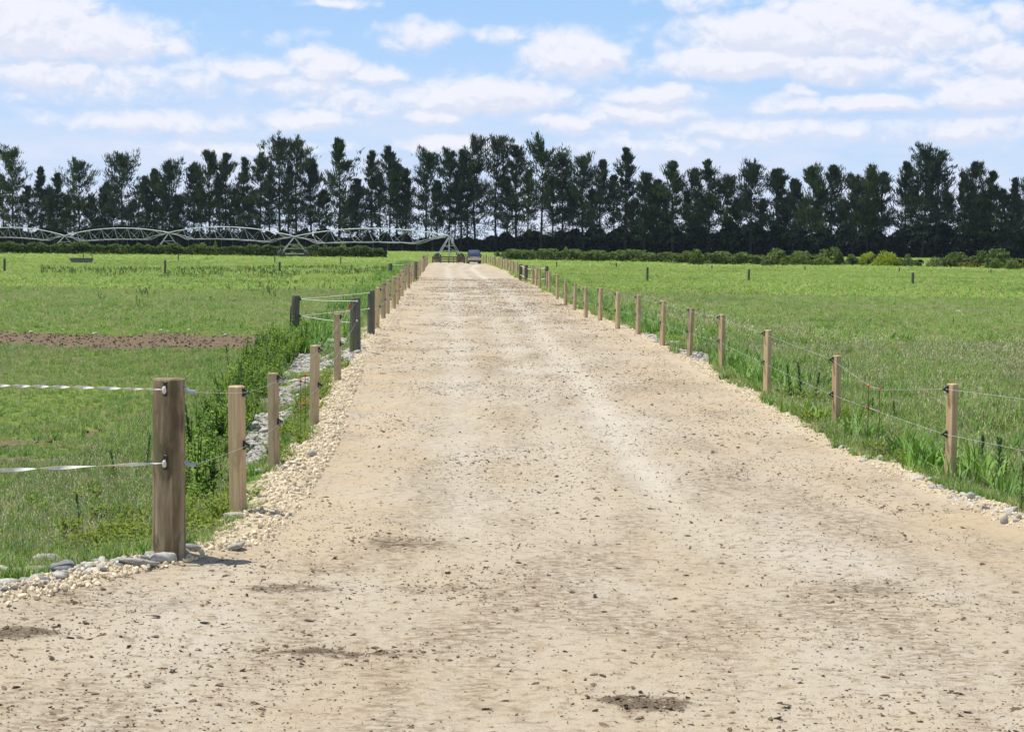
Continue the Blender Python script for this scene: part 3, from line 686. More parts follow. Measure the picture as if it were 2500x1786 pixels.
def weed(name, seed, h, nst, nl, ls, ww, mats, spike=0, spread=.12, upw=.5):
    r_ = np.random.default_rng(seed); V = []; Q = []; M = []
    for s_ in range(nst):
        a = r_.uniform(0, 6.283); tip = np.array([math.cos(a), math.sin(a), 0])*spread*r_.random()*2+np.array([0, 0, h*r_.uniform(.7, 1)]); b = np.array([math.cos(a), math.sin(a), 0])*spread*.4*r_.random()
        for k in range(3):                                                       # stem as two crossed strips
            pass
        w = .006*h/.5
        for ax in (np.array([w, 0, 0]), np.array([0, w, 0])):
            k = len(V); V += [b-ax, b+ax, tip+ax*.4, tip-ax*.4]; Q.append((k, k+1, k+2, k+3)); M.append(1)
        for i in range(nl):
            f = r_.uniform(.12, 1); p = b+(tip-b)*f; ph = r_.uniform(0, 6.283); d = np.array([math.cos(ph), math.sin(ph), r_.normal(upw, .35)]); d /= np.linalg.norm(d)
            sz = ls*(1.15-.65*f)*r_.uniform(.7, 1.3); leaf(V, Q, p, d, np.array([0, 0, 1.]), sz, sz*ww); M.append(0)
        for i in range(spike):
            f = r_.uniform(.72, 1.05); p = b+(tip-b)*f; ph = r_.uniform(0, 6.283); d = np.array([math.cos(ph)*.6, math.sin(ph)*.6, .8]); leaf(V, Q, p, d, np.array([0, 0, 1.]), ls*.35, ls*.22); M.append(0)
    return mesh_np(name, np.array(V), quads=np.array(Q), mats=mats, mat_idx=M)
NET = [weed('nettle', 100+i, .62, 4, 26, .085, .55, [M_NET, M_STEM]) for i in range(4)]
YEL = [weed('low_weed', 120+i, .20, 4, 14, .055, .7, [M_YEL, M_STEM], spread=.16) for i in range(4)]
THI = [weed('spiky_weed', 140+i, .60, 2, 30, .13, .3, [M_THI, M_STEM], spike=14, spread=.10, upw=.9) for i in range(4)]
NETP = [(400, 1225), (480, 1245), (555, 1215), (575, 1120), (630, 1000), (705, 905), (765, 830), (740, 818), (650, 850), (585, 900), (535, 980), (490, 1075), (400, 1170)]
q = poly_pts(NETP, 27, rng); X, Y = q[:, 0], q[:, 1]; k = (road_u(X, Y) > .9) & (vnoise(X*1.2+8, Y*1.0) > .26); q = q[k]; n = len(q)
s = rng.uniform(.40, .95, n)*(.70+.5*vnoise(q[:, 0]*1.5, q[:, 1]*1.5))+.35*(rng.random(n) < .06)
scatter('nettles', np.stack([q[:, 0], q[:, 1], gz(q[:, 0], q[:, 1])-.01], 1), np.stack([rng.normal(0, .12, n), rng.normal(0, .12, n), rng.uniform(0, 6.28, n)], 1), sc3(s), np.where(rng.random(n) < .86, rng.integers(0, 4, n), rng.integers(4, 6, n)), NET+THI[:2])
PP = [poly_pts(pl, dn, rng) for pl, dn in (([(150, 1320), (300, 1375), (420, 1350), (600, 1270), (690, 1250), (700, 1205), (560, 1225), (470, 1250), (330, 1235), (220, 1255)], 60), ([(2480, 1190), (2320, 1190), (2180, 1130), (1960, 1030), (1880, 985), (1900, 940), (2050, 985), (2220, 1090), (2350, 1110), (2500, 1110)], 45), ([(650, 1130), (700, 1145), (770, 1010), (830, 930), (860, 880), (830, 870), (740, 975), (690, 1060)], 34), ([(0, 1290), (150, 1330), (300, 1230), (200, 1220)], 25))]
q = np.vstack(PP); q = q[road_u(q[:, 0], q[:, 1]) > .35]; q = q[fbm(q[:, 0]*1.3, q[:, 1]*1.3, 2) > .40]; n = len(q); s = rng.uniform(.5, 1.2, n)
scatter('low_weeds', np.stack([q[:, 0], q[:, 1], gz(q[:, 0], q[:, 1])-.005], 1), np.stack([rng.normal(0, .2, n), rng.normal(0, .2, n), rng.uniform(0, 6.28, n)], 1), sc3(s), rng.integers(0, 4, n), YEL)
# bands of spiky weeds in the left paddock, lush growth along the far fences
PP = [poly_pts(pl, dn, rng) for pl, dn in (([(100, 672), (450, 684), (780, 680), (960, 668), (960, 655), (700, 655), (400, 662), (100, 658)], 2.4), ([(290, 752), (390, 760), (400, 722), (300, 715)], 1.6), ([(430, 745), (880, 712), (900, 690), (560, 690)], .35), ([(220, 742), (260, 748), (262, 735), (220, 730)], 1.5))]
q = np.vstack(PP); q = q[fbm(q[:, 0]*.35, q[:, 1]*.15, 2) > .42]; n = len(q); s = rng.uniform(.32, .85, n)
scatter('paddock_weeds', np.stack([q[:, 0], q[:, 1], gz(q[:, 0], q[:, 1])-.01], 1), np.stack([rng.normal(0, .15, n), rng.normal(0, .15, n), rng.uniform(0, 6.28, n)], 1), sc3(s), rng.integers(0, 4, n), THI)
PP = []
for side, y0, y1, dn, u0, u1 in ((-1, 42, 90, 5, .9, 2.6), (-1, 90, 215, 2, .9, 3.0), (1, 16.5, 32, 5, .4, 1.5), (1, 26, 60, 6, .5, 1.7), (1, 60, 215, 2.4, .8, 2.4)):
    X, Y = band_points(y0, y1, dn, side, u0, u1); PP.append(np.stack([X, Y], 1))
q = np.vstack(PP); q = q[fbm(q[:, 0]*.5+2, q[:, 1]*.2, 2) > .36]; n = len(q); s = rng.uniform(.35, .62, n)
scatter('fence_line_grass', np.stack([q[:, 0], q[:, 1], gz(q[:, 0], q[:, 1])-.01], 1), np.stack([rng.normal(0, .1, n), rng.normal(0, .1, n), rng.uniform(0, 6.28, n)], 1), np.stack([s*1.1, s*1.1, s], 1), rng.integers(8, 10, n), TUFTS)
def weed_thing(x, y, h, me, label, group=None, name='tall_weed'):
    p = at(x, y); o = obj(name, me); o.location = (p[0], p[1], float(gz(p[0], p[1]))-.01); o.rotation_euler = (0, 0, random.uniform(0, 6.28)); o.scale = (h/.6,)*3
    return tag(o, label, 'weed', group)
TH1 = [weed('tall_weed', 170+i, .60, 1, 46, .11, .34, [M_THI, M_STEM], spike=34, spread=.05, upw=.7) for i in range(4)]
for i, (x, y, h, lab) in enumerate([(1935, 985, .66, 'dark leafy spiked weed left of two others between the second and third right posts'), (1960, 985, .78, 'tallest dark spiked weed between the second and third right posts'), (1985, 990, .62, 'dark spiked weed just left of the second right post'),
        (2395, 1165, .62, 'dark spiked weed right of the nearest right fence post'), (2432, 1190, .60, 'leaning dark spiked weed near the right frame edge'), (2450, 1185, .62, 'dark spiked weed beside the leaning one near the frame edge'), (2130, 1030, .42, 'slim dark weed standing by the red wire clips'), (2185, 1030, .40, 'slim dark weed right of the red wire clips'), (2492, 1250, .5, 'dark weed low at the right frame edge'),
        (355, 1150, .50, 'dark leafy weed just left of the thick round post'), (282, 1165, .36, 'small dark weed in the grass left of the thick post'), (196, 1285, .40, 'thin upright weed in the grass between slab stone and thick post'), (475, 1130, .62, 'dark upright weed just right of the thick round post'), (462, 1060, .5, 'upright weed at the left end of the nettle bank'), (560, 900, .55, 'tall weed at the upper left of the nettle bank'), (2328, 800, .45, 'lone dark weed in the right paddock')]):
    weed_thing(x, y, h, TH1[i % 4], lab)
# dead twiggy weed at the foot of the clips
mb = MB(); r_ = random.Random(4)
for i in range(26):
    a = r_.uniform(0, 6.28); l = r_.uniform(.12, .28); e = (math.cos(a)*l*.7, math.sin(a)*l*.7, r_.uniform(.08, .26)); mb.tube([(0, 0, 0), (e[0]*.5, e[1]*.5, e[2]*.7), e], [.004, .003, .0015], 3)
tag(mb.build('dead_weed', M_DEADW, loc=tuple(at(2155, 1118))), 'brown dry twiggy weed below the red wire clips on the right', 'weed')

# ================================================================== FENCES
def wood_mat(name, c0, c1, c2, green=None, gs=42):
    m, nt = new_mat(name); o = obj_of(nt); r = rnd_of(nt)
    off = nt.nodes.new('ShaderNodeVectorMath'); off.operation = 'ADD'; L(nt, o, off.inputs[0])
    cb = nt.nodes.new('ShaderNodeCombineXYZ'); L(nt, math_n(nt, 'MULTIPLY', r, 37.0), cb.inputs[0]); L(nt, math_n(nt, 'MULTIPLY', r, 11.0), cb.inputs[2]); L(nt, cb.outputs[0], off.inputs[1])
    v = off.outputs[0]
    g = noise(nt, mapping(nt, v, (gs, gs, 1.6)), 1.0, 5, .6, .6); b = noise(nt, mapping(nt, v, (6, 6, 2.2)), 1.0, 4, .6)
    c = ramp(nt, g, [(.30, c0), (.52, c1), (.74, c2)])
    c = mixc(nt, sm(nt, b, .50, .66), c, tuple(x*(.40 if gs < 30 else .74) for x in c1))
    kn = noise(nt, mapping(nt, v, (14, 14, 4)), 1.0, 2, .5); c = mixc(nt, sm(nt, kn, .70, .78), c, tuple(x*.45 for x in c0))
    if green: c = mixc(nt, math_n(nt, 'MULTIPLY', sm(nt, noise(nt, mapping(nt, v, (5, 5, 1.5), (4, 2, 1)), 1.0, 5, .65), .50, .66), .75), c, green)
    c = mixc(nt, 1.0, c, ramp(nt, math_n(nt, 'FRACT', math_n(nt, 'MULTIPLY', r, 7.3)), [(0, (.70, .72, .74)), (.35, (.95, .95, .94)), (.7, (1, .95, .88)), (1, (1.12, 1.1, 1.04))]), 'MULTIPLY')
    bsdf_out(nt, c, .85, g, .45, .006, .2)
    return m
M_POST = wood_mat('sawn_pine', (.47, .34, .20), (.60, .455, .285), (.70, .565, .385))
M_OLD = wood_mat('weathered_round_wood', (.135, .098, .058), (.30, .235, .15), (.52, .44, .31), (.15, .15, .07), 14)
M_DARKP = wood_mat('old_grey_wood', (.075, .075, .065), (.16, .162, .14), (.27, .265, .225), (.14, .15, .08))
M_INS = simple('black_plastic', (.015, .015, .016), .4, spec=.5)
M_WIRE = simple('galvanised_wire', (.62, .62, .60), .45, .35)
M_FAINT = simple('dull_thin_wire', (.34, .36, .30), .7)
M_TAPE, _nt = new_mat('white_electric_tape'); _o = obj_of(_nt); bsdf_out(_nt, ramp(_nt, noise(_nt, _o, 25, 3), [(.3, (.62, .60, .52)), (.7, (.80, .79, .74))]), .7)
M_RED = simple('red_plastic', (.62, .05, .03), .5)
M_SLEEVE = simple('grey_blue_sleeve', (.38, .43, .48), .5)
M_ROD = simple('rusty_rod', (.12, .075, .05), .7)
M_RAIL = wood_mat('rail_timber', (.13, .10, .072), (.21, .165, .12), (.30, .245, .185))
def ins_mesh():
    mb = MB(); mb.box((.008, 0, 0), (.016, .030, .085), bev=.004)
    pts = [(.014+.024*math.sin(t), 0, .020*math.cos(t)) for t in np.linspace(-.2, 3.34, 9)]; mb.tube(pts, .009, 6)
    mb.box((.05, 0, .0), (.022, .026, .03), bev=.005)
    return mb.mesh('insulator', [M_INS], False)
INS = ins_mesh()
def square_post(p, H, w, rz, label, group, ins_dir, lean=(0, 0), nins=2):
    mb = MB(); mb.box((0, 0, H/2-.15), (w, w, H+.3), bev=w*.09)
    z = float(gz(p[0], p[1])); o = mb.build('fence_post', M_POST, loc=(p[0], p[1], z)); o.rotation_euler = (lean[0], lean[1], rz); tag(o, label, 'fence post', group)
    W = []
    for k, dz in enumerate((.06, .56)[:nins]):
        i = obj('insulator', INS, o, (math.cos(ins_dir-rz)*w*.52, math.sin(ins_dir-rz)*w*.52, H-dz)); i.rotation_euler = (0, 0, ins_dir-rz)
    for dz in (.06, .56):
        W.append((p[0]+math.cos(ins_dir)*(w*.5+.045), p[1]+math.sin(ins_dir)*(w*.5+.045), z+H-dz))
    return o, W
def round_post(p, H, r, mat, label, group=None, name='strainer_post', lean=(0, 0), seed=1, n=22):
    k = 9; prof = [(r*(1.04-.08*i/k), -.3+(H+.3-.012)*i/k) for i in range(k+1)]+[(r*.93, H)]
    mb = MB().lathe(prof, n, wob=.022, seed=seed)
    z = float(gz(p[0], p[1])); o = mb.build(name, mat, loc=(p[0], p[1], z), smooth=False)
    me = o.data; sm_ = np.ones(len(me.polygons), bool); sm_[-1] = False; sm_[-2] = False; me.polygons.foreach_set('use_smooth', sm_)
    o.rotation_euler = (lean[0], lean[1], 0); tag(o, label, 'fence post', group); return o
def wire(name, pts, r, label, group, sag=.0, mat=None, cat='wire'):
    out = []
    for a, b in zip(pts[:-1], pts[1:]):
        a = np.array(a); b = np.array(b)
        for t in (0, .25, .5, .75): q = a+(b-a)*t; q[2] -= sag*4*t*(1-t)*np.linalg.norm(b-a)/5; out.append(q)
    out.append(np.array(pts[-1])); mb = MB().tube(out, r, 4)
    return tag(mb.build(name, mat or M_WIRE), label, cat, group)
def px_h(x, yb, yt):
    p = at(x, yb); q = at_depth(x, yt, p[1]); return p, float(q[2]-gz(p[0], p[1]))

# --- thick round post in front, left
p, H = px_h(413, 1357, 924); S1p, S1H = p, H
S1 = round_post(p, H, .134, M_OLD, 'thick weathered round strainer post nearest the camera on the left', None, 'strainer_post', seed=5, n=28)
zS = float(gz(p[0], p[1]))
def on_s1(y): return float(at_depth(413, y, p[1]-.13)[2])-zS
for yy in (949, 1128):
    h = on_s1(yy); mb = MB(); mb.box((0, -.139, h), (.030, .016, .12), bev=.004); mb.tube([(0, -.145, h+.02), (0, -.185, h), (0, -.145, h-.03)], .010, 6); mb.build('insulator', M_INS, S1)
    MB().tube([(.125, -.02, h-.005), (.17, -.015, h-.03), (.215, .0, h-.035)], .017, 8).build('wire_sleeve', M_SLEEVE, S1)
    MB().lathe([(.006, -.03), (.016, -.02), (.018, 0), (.014, .02), (.005, .03)], 8, (0, -.19, h-.005)).build('tape_knot', M_TAPE, S1)
# --- twisted tapes going off to the left
def ribbon(a, b, w, turns, label, sag):
    n = 140; V = []; F = []; a = np.array(a); b = np.array(b); t = b-a; ln = np.linalg.norm(t); t /= ln; s = np.cross(t, (0, 0, 1.)); s /= np.linalg.norm(s); u = np.cross(s, t)
    for i in range(n+1):
        f = i/n; q = a+(b-a)*f; q[2] -= sag*4*f*(1-f); an = turns*math.pi*f+.5*math.sin(f*17); ww = w*(.35+.65*min(1, f*9)); d = (math.cos(an)*s+math.sin(an)*u)*ww/2; nn = (-math.sin(an)*s+math.cos(an)*u)*.0012
        V += [q-d-nn, q+d-nn, q+d+nn, q-d+nn]
        if i:
            k = 4*(i-1); F += [(k, k+1, k+5, k+4), (k+1, k+2, k+6, k+5), (k+2, k+3, k+7, k+6), (k+3, k, k+4, k+7)]
    return tag(MB().add(V, F).build('electric_tape', M_TAPE), label, 'fence tape', 'twisted white tapes tied to the thick post')
hA, hB = zS+on_s1(949), zS+on_s1(1128)
e1 = at_depth(0, 938, p[1]); e2 = at_depth(0, 1148, p[1]-.3)
k = 2.0
ribbon((p[0]-.01, p[1]-.19, hA), tuple(np.array([p[0], p[1], hA])+(e1-np.array([p[0], p[1], hA]))*k), .024, 15, 'upper twisted white tape tied to the thick round post', .0)
ribbon((p[0]-.01, p[1]-.19, hB), tuple(np.array([p[0], p[1]-.2, hB])+(e2-np.array([p[0], p[1]-.2, hB]))*k), .030, 5, 'lower white tape tied to the thick round post', .0)

# --- left fence
LG = 'square posts along the left side of the track'
left_px = [(581, 1253, 941, .125, 'nearest square timber post on the left, leafy weeds at its base'), (669, 1144, 910, .10, 'second square timber post on the left, small dark rock beside it'), (767, 1040, 842, .105, 'third square timber post on the left, beside red clips on thin rods'), (824, 930, 765, .105, 'fourth square timber post on the left, just before the dark gate post'),
           (919.5, 803, 701, .12, 'reddish square timber post directly behind the second dark gate post'), (936, 779, 690, .12, 'sixth square timber post on the left, second behind the dark gate posts')]
TopL, LowL = [(S1p[0]+.21, S1p[1], hA-.035)], [(S1p[0]+.21, S1p[1], hB-.035)]
wires_left_near = None
for i, (x, yb, yt, w, lab) in enumerate(left_px):
    p, H = px_h(x, yb, yt)
    o, W = square_post(p, H, w, R(random.uniform(-34, -24)), lab, LG, R(-15), (R(random.gauss(0, .6)), R(random.gauss(0, .8))))
    if i < 4: TopL.append(W[0]); LowL.append(W[1])
    else:
        if i == 4: TopF, LowF = [], []
        TopF.append(W[0]); LowF.append(W[1])
# dark gate posts
p3, H3 = px_h(867, 861, 727); S3 = round_post(p3, H3, .125, M_DARKP, 'dark mossy gate post beside the track, white knobs and a red tag on it', 'dark posts of the left gateway', 'gate_post', seed=8)
p4, H4 = px_h(905.5, 817, 709); S4 = round_post(p4, H4, .105, M_DARKP, 'second dark gate post beside the track, farther than the one with white knobs', 'dark posts of the left gateway', 'gate_post', seed=9)
p2, H2 = px_h(719, 826, 721); S2 = round_post(p2, H2, .125, M_DARKP, 'dark round gate post standing in the paddock behind the nettles', 'dark posts of the left gateway', 'gate_post', lean=(0, R(1.5)), seed=10)
def knob(parent, lx, ly, h, name='white_knob'):
    o = MB().lathe([(.008, -.022), (.02, -.012), (.023, 0), (.02, .012), (.008, .022)], 10).build(name, M_TAPE, parent, (lx, ly, h)); o.rotation_euler = (R(80), 0, 0); return o
z3 = float(gz(p3[0], p3[1])); z2 = float(gz(p2[0], p2[1])); z4 = float(gz(p4[0], p4[1]))
def hz(y, p, z): return float(at_depth(867, y, p[1])[2])-z
ha, hb = H3-.07, H3-.52
knob(S3, .05, -.13, ha); knob(S3, .05, -.13, hb); knob(S4, -.05, -.115, H4-.06); knob(S4, -.05, -.115, H4-.50)
MB().add([(-.125, -.06, H3-.14), (-.165, -.065, H3-.24), (-.13, -.07, H3-.27), (-.10, -.075, H3-.22), (-.125, -.07, H3-.14), (-.165, -.075, H3-.24), (-.13, -.08, H3-.27), (-.10, -.085, H3-.22)], [(0, 1, 2, 3), (7, 6, 5, 4), (0, 4, 5, 1), (1, 5, 6, 2), (2, 6, 7, 3), (3, 7, 4, 0)]).build('red_tag', M_RED, S3)
for h in (H2-.10, H2-.58):
    mb = MB(); mb.box((.135, -.02, h), (.03, .03, .08), bev=.005); mb.tube([(.14, -.02, h), (.20, -.02, h)], .012, 6); mb.build('insulator', M_INS, S2)
MB().tube([(-.13, -.03, -.1), (-.128, -.03, H2*.3), (-.122, -.03, H2*.75)], .018, 6).build('cable_pipe', M_INS, S2)
GT = 'white ropes of the left gateway'
wire('gate_rope', [(p2[0]+.2, p2[1]-.02, z2+H2-.10), (p3[0]-.10, p3[1]-.12, z3+ha), (p3[0]+.05, p3[1]-.13, z3+ha)], .008, 'upper white rope from the paddock post to the post with white knobs', GT, .01, M_TAPE, 'rope')
wire('gate_rope', [(p2[0]+.2, p2[1]-.02, z2+H2-.58), (p3[0]-.12, p3[1]-.05, z3+hb-.05)], .008, 'lower white rope from the paddock post to the post with white knobs', GT, .01, M_TAPE, 'rope')
wire('gate_rope', [(p2[0]+.2, p2[1]-.02, z2+H2-.09), (p4[0]-.05, p4[1]-.11, z4+H4-.06)], .006, 'upper white rope from the paddock post to the second gate post', GT, .015, M_TAPE, 'rope')
wire('gate_rope', [(p2[0]+.2, p2[1]-.02, z2+H2-.57), (p4[0]-.05, p4[1]-.11, z4+H4-.50)], .006, 'lower white rope from the paddock post to the second gate post', GT, .015, M_TAPE, 'rope')
FW = 'thin wires crossing the left paddock'
for lab, y0, h in (('upper thin wire running left from the paddock gate post', 716, H2-.13), ('lower thin wire running left from the paddock gate post', 762, H2-.6)):
    a = np.array([p2[0]-.12, p2[1], z2+h]); b = at_depth(0, y0, p2[1]); b = a+(b-a)*1.6
    wire('fence_wire', [a, b], .0014, lab, FW, .01, M_FAINT)
TopL.append((p3[0]+.05, p3[1]-.15, z3+ha)); LowL.append((p3[0]+.05, p3[1]-.15, z3+hb))
wire('fence_wire', TopL, .0017, 'upper wire through the nearest posts on the left', 'wires of the left fence', .012)
wire('fence_wire', LowL, .0017, 'lower wire through the nearest posts on the left', 'wires of the left fence', .012)
# far run of the left fence
def line_x(Y, pts): a = np.array(pts); return float(np.interp(Y, a[:, 0], a[:, 1]))
LFX = [(61, -4.42), (87.3, -5.6), (120, -6.75), (160, -8.3), (200, -10.0), (222, -11.2)]
TopF.insert(0, (p4[0]+.02, p4[1]-.12, z4+H4-.1)); LowF.insert(0, (p4[0]+.02, p4[1]-.12, z4+H4-.55))
Y = 61.5; k = 7
while Y < 221:
    H = random.uniform(1.08, 1.26) if k not in (13, 14) else 1.4
    dark = k in (18, 27)
    pt = (line_x(Y, LFX)+random.gauss(0, .05), Y)
    o, W = square_post(pt, H+(.15 if dark else 0), .13 if not dark else .16, R(random.uniform(-36, -24)), '%s square timber post from the camera along the left fence' % nth(k), LG, R(-15), (R(random.gauss(0, 1)), R(random.gauss(0, 1))), 2 if Y < 130 else 0)
    if dark: o.data.materials[0] = M_DARKP; o['label'] = 'taller dark post among the pale ones, %s along the left fence' % nth(k)
    TopF.append(W[0]); LowF.append(W[1]); Y += random.uniform(4.5, 5.4); k += 1
wire('fence_wire', TopF, .004, 'upper wire of the far run of the left fence', 'wires of the left fence', .012)
wire('fence_wire', LowF, .004, 'lower wire of the far run of the left fence', 'wires of the left fence', .012)

# --- right fence
RG = 'square posts along the right side of the track'
right_px = [(2320, 1182, 936, 'nearest square timber post on the right, two spiked weeds beside it'), (2041, 1050, 867, 'second square timber post on the right, leafy weeds round its foot'), (1872, 968, 805, 'third square timber post on the right, standing in river cobbles'), (1762, 904, 767, 'fourth square timber post on the right, black stick at its foot'),
            (1683, 872, 751.5, 'fifth square timber post from the camera along the right fence'), (1617.5, 844, 734, 'sixth square timber post from the camera along the right fence'), (1557.6, 817, 720, 'seventh square timber post from the camera along the right fence'), (1507.7, 803, 713, 'eighth square timber post from the camera along the right fence'),
            (1465, 783, 703, 'ninth square timber post from the camera along the right fence'), (1430, 775, 701, 'tenth square timber post from the camera along the right fence'), (1402, 757, 692, 'eleventh square timber post from the camera along the right fence'), (1381, 744, 684, 'twelfth square timber post from the camera along the right fence'), (1360, 730, 670, 'thirteenth square timber post from the camera along the right fence'), (1341, 715, 662, 'fourteenth square timber post from the camera along the right fence')]
TopR = []; LowR = []
for i, (x, yb, yt, lab) in enumerate(right_px):
    p, H = px_h(x, yb, yt)
    o, W = square_post(p, H, .097 if i < 2 else .105 if i < 6 else .12, R(random.uniform(36, 44)), lab, RG, R(188), (R(random.gauss(0, .8)), R(random.gauss(0, .9))))
    TopR.append(W[0]); LowR.append(W[1]); lastp = p
e1 = at_depth(2500, 973, TopR[0][1]-1.4); e2 = at_depth(2500, 1098, LowR[0][1]-1.4)
def ext(a, b, f): a = np.array(a); return tuple(a+(np.array(b)-a)*f)
TopR.insert(0, ext(TopR[0], e1, 2.2)); LowR.insert(0, ext(LowR[0], e2, 2.2))
RFX = [(lastp[1], lastp[0]), (125, .8), (160, -.5), (185, -1.5), (205, -2.7), (224, -4.0)]
Y = lastp[1]+5; k = 15
while Y < 223:
    H = random.uniform(1.0, 1.15); pt = (line_x(Y, RFX)+random.gauss(0, .05), Y)
    o, W = square_post(pt, H, .13, R(random.uniform(30, 46)), '%s square timber post from the camera along the right fence' % nth(k), RG, R(188), (R(random.gauss(0, 1)), R(random.gauss(0, 1))), 2 if Y < 120 else 0)
    TopR.append(W[0]); LowR.append(W[1]); Y += random.uniform(4.2, 5.2); k += 1
# slack joiner in the top wire between the first two posts
a = np.array(TopR[1]); b = np.array(TopR[2]); mid = at_depth(2137, 951, a[1]+(b[1]-a[1])*.60); TopRn = TopR[:2]+[tuple(mid)]+TopR[2:]
wire('fence_wire', TopRn, .0019, 'upper wire of the right fence, slack at the red clips', 'wires of the right fence', .004)
wire('fence_wire', LowR, .0019, 'lower wire of the right fence', 'wires of the right fence', .008)
# wire droppers with red clips
def dropper(x, ytop, ybot, yclips, Yd, label, group):
    a = at_depth(x, ytop, Yd); b = at_depth(x, ybot, Yd); b[0] = a[0]; b[2] = float(gz(b[0], b[1]))-.05; o = empty('wire_dropper', (b[0], b[1], b[2]), label, 'wire dropper', group)
    MB().tube([(0, 0, 0), (0.004, 0, (a[2]-b[2])/2), (0, 0, a[2]-b[2])], .0042, 5).build('rod', M_ROD, o)
    for yc in yclips:
        c = at_depth(x, yc, Yd); mb = MB(); mb.box((0, -.006, c[2]-b[2]), (.030, .022, .030), bev=.004); mb.tube([(-.03, -.012, c[2]-b[2]+.004), (.03, -.012, c[2]-b[2]-.004)], .007, 6); mb.build('clip', M_RED, o)
Yd = float(mid[1])
dropper(2121, 940, 1115, (943, 995), Yd, 'thin rod with two red clips, left one of the pair on the right fence', 'wire droppers of the right fence')
dropper(2148, 946, 1120, (949, 1004), Yd, 'thin rod with two red clips, right one of the pair on the right fence', 'wire droppers of the right fence')
for (x0, y0, x1, y1, lab) in ((2121, 943, 2148, 949, 'short white coil spring between the upper red clips'), (2121, 995, 2148, 1004, 'short white coil spring between the lower red clips')):
    a = at_depth(x0, y0, Yd-.012); b = at_depth(x1, y1, Yd-.012); pts = [a+(b-a)*t+np.array([0, .008*math.sin(t*60), .008*math.cos(t*60)]) for t in np.linspace(0, 1, 50)]
    tag(MB().tube(pts, .004, 5).build('coil_spring', M_TAPE), lab, 'spring', 'springs between the red clips')
Yd = float(at(767, 1075)[1])
for (x, yt, yb, yc, lab) in ((734, 925, 1075, (930, 987), 'thin rod with two red clips, nearer one beside the third left post'), (745, 913, 1070, (917, 978), 'thin rod with two red clips, farther one beside the third left post')):
    dropper(x, yt, yb, yc, Yd-(0 if x == 734 else -.6), lab, 'wire droppers of the left fence')
# black stick at the fourth right post
a = at(1757, 906); b = at(1832, 918); tag(MB().tube([a+np.array([0, 0, .03]), (a+b)/2+np.array([0, 0, .09]), b+np.array([0, 0, .12])], .018, 6).build('black_stick', M_INS), 'black plastic stick lying across the rocks at a right fence post', 'stick')

# --- gateway on the right, far
GR = 'dark posts of the right gateway'
for (x, yb, yt, lab) in ((1324, 700, 648, 'dark round post of the right gateway, nearer one'), (1275.5, 688, 647, 'dark round post of the right gateway, farther one'), (1262, 683, 645, 'dark round post just beyond the right gateway')):
    p, H = px_h(x, yb, yt); p = np.array(p); p[0] += .25; o = round_post(p, H, .12, M_DARKP, lab, GR, 'gate_post', seed=int(x), n=12)
    if x == 1324: g0 = (p[0]-.1, p[1]-.1, float(gz(p[0], p[1]))+H-.1)
    elif x < 1270: g1 = (p[0], p[1]-.1, float(gz(p[0], p[1]))+H-.1)
wire('gate_rope', [g0, g1], .02, 'white rope across the right gateway, upper', 'white ropes of the right gateway', .05, M_TAPE, 'rope')
wire('gate_rope', [(g0[0], g0[1], g0[2]-.65), (g1[0], g1[1], g1[2]-.65)], .02, 'white rope across the right gateway, lower', 'white ropes of the right gateway', .05, M_TAPE, 'rope')
# gateway on the left, far
p, H = px_h(953, 669, 643); o = round_post(p, H, .16, M_DARKP, 'dark round post of the far left gateway', None, 'gate_post', seed=44, n=12); zt = float(gz(p[0], p[1]))
for lab, dz in (('upper white rope of the far left gateway', .1), ('lower white rope of the far left gateway', .85)):
    q = at_depth(1008, 645 if dz < .5 else 664, p[1]+4); wire('gate_rope', [(p[0]+.1, p[1]-.1, zt+H-dz), q], .022, lab, 'white ropes of the far left gateway', .03, M_TAPE, 'rope')

# --- paddock posts
PG = 'dark posts standing in the paddocks'
for (x, yb, yt, w, lab) in [(11, 666, 631, 6, 'dark paddock post at the far left edge of the field'), (403, 672, 635, 6, 'dark paddock post standing in the weed band right of the trough'), (682, 668, 639, 6, 'dark paddock post just below the irrigator wheels'), (435, 640, 622, 3, 'small dark post in front of the left hedge'), (671, 645, 626, 3.2, 'small dark post left of the irrigator wheels'), (832, 649, 627, 3, 'small dark post below the round bush of the left hedge'),
        (204, 634, 619, 3, 'small dark post behind the grey trough'), (1359, 656, 639, 3, 'first small post from the right gateway in the right paddock'), (1505, 656, 642, 3, 'second small post from the right gateway, before the yellow gorse'), (1580, 689, 652, 6, 'larger dark paddock post before the yellow gorse'), (1738, 660, 648, 3, 'small post just right of the domed hedge bush'), (1827, 689, 657, 6, 'larger dark paddock post in the middle of the right paddock'),
        (1965, 663, 651, 3, 'small post below the low bush with a gap beside it'), (2195, 666, 654, 3, 'small post below the bright yellow-green bush'), (2228, 698, 665, 7, 'nearest dark paddock post on the right, below the bright bush'), (2419, 671, 658, 3, 'small post close to the right edge of the field'), (2254, 648, 636, 3, 'dark post in the gap right of the bright bush'), (1357, 640, 627, 3, 'dark post standing against the right hedge'), (1115, 627, 611, 3, 'dark post beside the end tower of the irrigator'), (1208, 628, 616, 3, 'dark post in the grass right of the blue car')]:
    p, H = px_h(x, yb, yt); d = p[1]; o = round_post(p, H, w/FPX*d/2, M_DARKP, lab, PG, 'paddock_post', seed=int(x), n=10, lean=(0, R(random.gauss(0, 1))))

